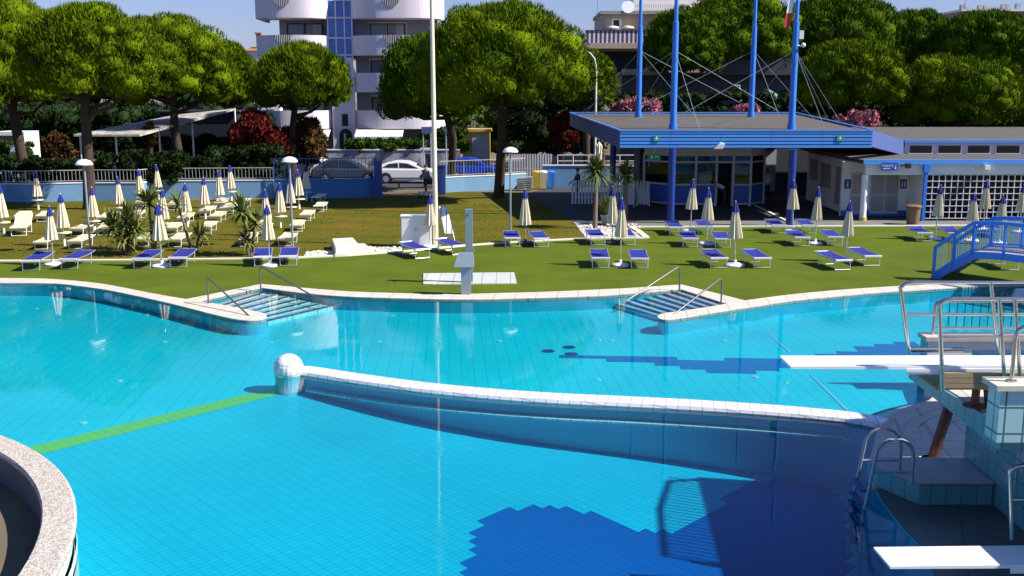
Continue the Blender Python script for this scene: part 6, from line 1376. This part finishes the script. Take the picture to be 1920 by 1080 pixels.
# shrubs and hedges
bush('red_shrub','red leaved shrub beside the thin white street lamp','shrub', blob_dome(418,536,200,292,68.,15,1), 6500, 'red', .3, .2, 1)
bush('red_shrub','small dark red shrub left of the canopy roof','shrub', blob_dome(1022,1085,200,275,80.,9,2), 2500, 'red', .3, .2, 2)
bush('olive_shrub','reddish brown shrub between the two leftmost pine trunks','shrub', blob_dome(68,138,242,310,62.,10,3), 3000, 'rust', .25, .16, 3)
bush('rusty_shrub','rust coloured shrub below the round low pine','shrub', blob_dome(515,622,215,298,71.,12,4), 4500, 'rust', .26, .18, 4)
bush('brown_shrub','brown creeper shrub by the carport posts','shrub', blob_dome(262,290,228,270,64.,6,5), 1200, 'rust', .25, .16, 5)
for i, (u0, u1, vt, vb, Y, lb) in enumerate(((1145,1252,180,225,68.,'pink oleander behind the left end of the canopy'),(1366,1434,192,226,68.,'pink oleander between the third mast and the middle of the canopy'),(1578,1662,202,258,66.,'deep pink oleander at the right end of the canopy'),(1560,1590,215,250,67.,'little pink oleander beside the right stay cables'))):
    bl = blob_dome(u0,u1,vt,vb,Y,11,6+i); rt = bush('oleander', lb, 'oleander', bl, 2400, 'pink', .22, .18, 6+i, group='pink oleanders'); V, T = leaves(bl, 1100, .28, .08, 60+i, core=.82); np_mesh('green_leaves', V, T, [LEAFS['hedge']], rt)
def hedge(label, u0, u1, vt, vb, Y, n, nl, leaf='hedge', seed=1, th=1.): return bush('hedge', label, 'hedge', blob_row(u0,u1,vt,vb,Y,n,seed,th), nl, leaf, .22, .15, seed, stems=False, group='hedges')
hedge('clipped green hedge on the wall below the striped awning',655,792,258,284,79.6,12,4500,seed=3)
hedge('loose green hedge around the blue road signs',785,872,236,283,80.,8,3500,seed=4)
hedge('bright green hedge behind the leftmost railing',-30,52,262,300,64.,6,2200,seed=5)
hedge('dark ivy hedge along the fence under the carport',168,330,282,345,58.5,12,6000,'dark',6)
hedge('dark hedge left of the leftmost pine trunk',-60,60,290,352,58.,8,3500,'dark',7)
hedge('dark low hedge between the two leftmost trunks',60,165,296,352,58.2,9,4500,'dark',27)  # added, like the next one, to darken the shaded strip behind the fence
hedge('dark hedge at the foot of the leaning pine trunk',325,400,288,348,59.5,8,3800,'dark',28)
hedge('added dark hedge in front of the near-black shed wall',300,450,248,318,73.,12,6000,'dark',29)  # dark leaves added over the shed wall to deepen the carport's shade
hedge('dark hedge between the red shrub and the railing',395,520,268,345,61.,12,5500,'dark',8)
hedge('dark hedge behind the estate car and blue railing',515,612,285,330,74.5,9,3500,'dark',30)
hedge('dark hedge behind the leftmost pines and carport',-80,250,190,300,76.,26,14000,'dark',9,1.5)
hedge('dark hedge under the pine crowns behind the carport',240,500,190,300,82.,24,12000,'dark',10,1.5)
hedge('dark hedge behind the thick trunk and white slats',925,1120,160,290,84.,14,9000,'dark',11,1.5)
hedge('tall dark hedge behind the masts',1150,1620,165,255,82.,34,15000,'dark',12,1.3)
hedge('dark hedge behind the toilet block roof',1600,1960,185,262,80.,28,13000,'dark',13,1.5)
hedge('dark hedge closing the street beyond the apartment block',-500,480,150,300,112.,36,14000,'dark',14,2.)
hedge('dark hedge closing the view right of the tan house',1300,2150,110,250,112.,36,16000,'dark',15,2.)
hedge('green shrubs right of the apartment block',812,960,200,290,90.,8,3500,'hedge',16,1.5)
# bits behind the left fence
p = AY(20,255,70.); rt = root('white_van', (p.x,70.,0), 'white camper roof glimpsed above the bright hedge at far left', 'camper'); m = MB(); m.box(p.x-1.2,p.x+.9,70.,72.2,.4,AY(30,247,70.).z); m.build('body', MATS['white'], rt); m = MB(); m.box(p.x-.9,p.x+.5,69.97,69.999,AY(30,266,70.).z,AY(30,254,70.).z); m.build('window', MATS['black_glass'], rt); m = MB(); m.cyl(p.x-1,71,.02,.6,.3); m.build('wheel', MATS['rubber'], rt)
a, b = G(20,345), G(48,345); a = AY(22,300,61.); b = AY(47,300,61.); rt = root('white_gate', (a.x,61.,0), 'small white slatted gate left of the leftmost pine trunk', 'gate'); m = MB(); bars(m, (a.x,61.,0), (b.x,61.,0), .7, AY(30,274,61.).z, .13, .035); m.build('slat', MATS['white'], rt); m = MB(); m.box(a.x,b.x,60.9,61.,AY(30,284,61.).z,AY(30,272,61.).z); m.build('board', MATS['white'], rt)
for k, u in enumerate((205,238,268)):
    p = AY(u,290,61.5); rt = root('scooter', (p.x,61.5,0), ['pale scooter parked under the carport, nearest its left post','dark scooter parked under the carport between the others','grey scooter parked under the carport beside the brown creeper'][k], 'scooter', 'scooters under the carport'); mt = ['cream_plastic','dark_metal','alu'][k]
    m = MB(); m.obox((p.x,61.5,.62),(.9,.3,.28)); m.obox((p.x+.5,61.5,.75),(.12,.34,.7),0,0,R(-15)); m.build('body', MATS[mt], rt); m = MB(); m.tube([(p.x+.4,61.2,1.1),(p.x+.4,61.8,1.1)],.025); m.build('handlebar', MATS['dark'], rt); m = MB(); m.obox((p.x-.15,61.5,.82),(.6,.26,.1)); m.build('seat', MATS['dark'], rt)
    for dx in (-.55,.6): m = MB(); m.tube([(p.x+dx,61.44,.25),(p.x+dx,61.56,.25)],.25,16); m.build('wheel', MATS['rubber'], rt)
p = AY(332,290,60.5); rt = root('marker_post', (p.x,60.5,0), 'red and white marker post near the leaning pine trunk', 'post'); m = MB(); m.box(p.x-.08,p.x+.08,60.45,60.55,0,AY(332,284,60.5).z); m.build('post', MATS['white'], rt); m = MB(); m.box(p.x-.081,p.x-.05,60.445,60.555,.1,AY(332,287,60.5).z); m.build('stripe', MATS['red'], rt)
# ------------------------------------------------------------------ light, sky, camera
SE, SAZ = R(42), R(-12)
sd = Vector((math.cos(SE)*math.cos(SAZ), math.cos(SE)*math.sin(SAZ), math.sin(SE)))
ld = bpy.data.lights.new('sun', 'SUN'); ld.energy = 5.; ld.angle = R(.5); ld.color = (1., .95, .86); lo = bpy.data.objects.new('sun', ld); col.objects.link(lo)
lo.rotation_euler = sd.to_track_quat('Z', 'Y').to_euler(); lo.location = (30,-10,40)
w = bpy.data.worlds.new('World'); sc.world = w; w.use_nodes = True; nt = w.node_tree; bg = nt.nodes['Background']; bg.inputs['Strength'].default_value = .068
sky = N(nt, 'ShaderNodeTexSky'); sky.sky_type = 'NISHITA'; sky.sun_disc = False; sky.sun_elevation = SE; sky.sun_rotation = math.atan2(sd.x, sd.y); sky.air_density = 1.2; sky.dust_density = .4; sky.ozone_density = 3.
mu = N(nt, 'ShaderNodeMix', data_type='RGBA', blend_type='MULTIPLY'); mu.inputs[0].default_value = 1; tcw = N(nt, 'ShaderNodeTexCoord'); sxw = N(nt, 'ShaderNodeSeparateXYZ'); nt.links.new(tcw.outputs['Generated'], sxw.inputs[0])
rw = N(nt, 'ShaderNodeValToRGB'); rw.color_ramp.elements[0].position = 0.; rw.color_ramp.elements[0].color = (.70,.73,1.20,1); rw.color_ramp.elements[1].position = .5; rw.color_ramp.elements[1].color = (.66,.80,1.15,1)
nt.links.new(sxw.outputs[2], rw.inputs[0]); nt.links.new(rw.outputs[0], mu.inputs[7])
nt.links.new(sky.outputs[0], mu.inputs[6]); nt.links.new(mu.outputs[2], bg.inputs['Color'])
cd = bpy.data.cameras.new('camera'); cd.sensor_width = 36; cd.lens = FPX/1920*36; cd.clip_end = 2000; cam = bpy.data.objects.new('camera', cd); col.objects.link(cam)
cam.location = (0,0,H); cam.rotation_euler = (R(90)-PITCH, 0, 0); sc.camera = cam
sc.view_settings.view_transform = 'Standard'; sc.view_settings.look = 'None'; sc.view_settings.exposure = .8; sc.view_settings.gamma = 1
sc.render.engine = 'CYCLES'; sc.cycles.use_denoising = True; sc.cycles.max_bounces = 8; sc.cycles.transparent_max_bounces = 16; sc.cycles.caustics_reflective = False; sc.cycles.caustics_refractive = False; sc.cycles.sample_clamp_indirect = 6
for o in list(bpy.data.objects):
    if '_loc' in o: del o['_loc']
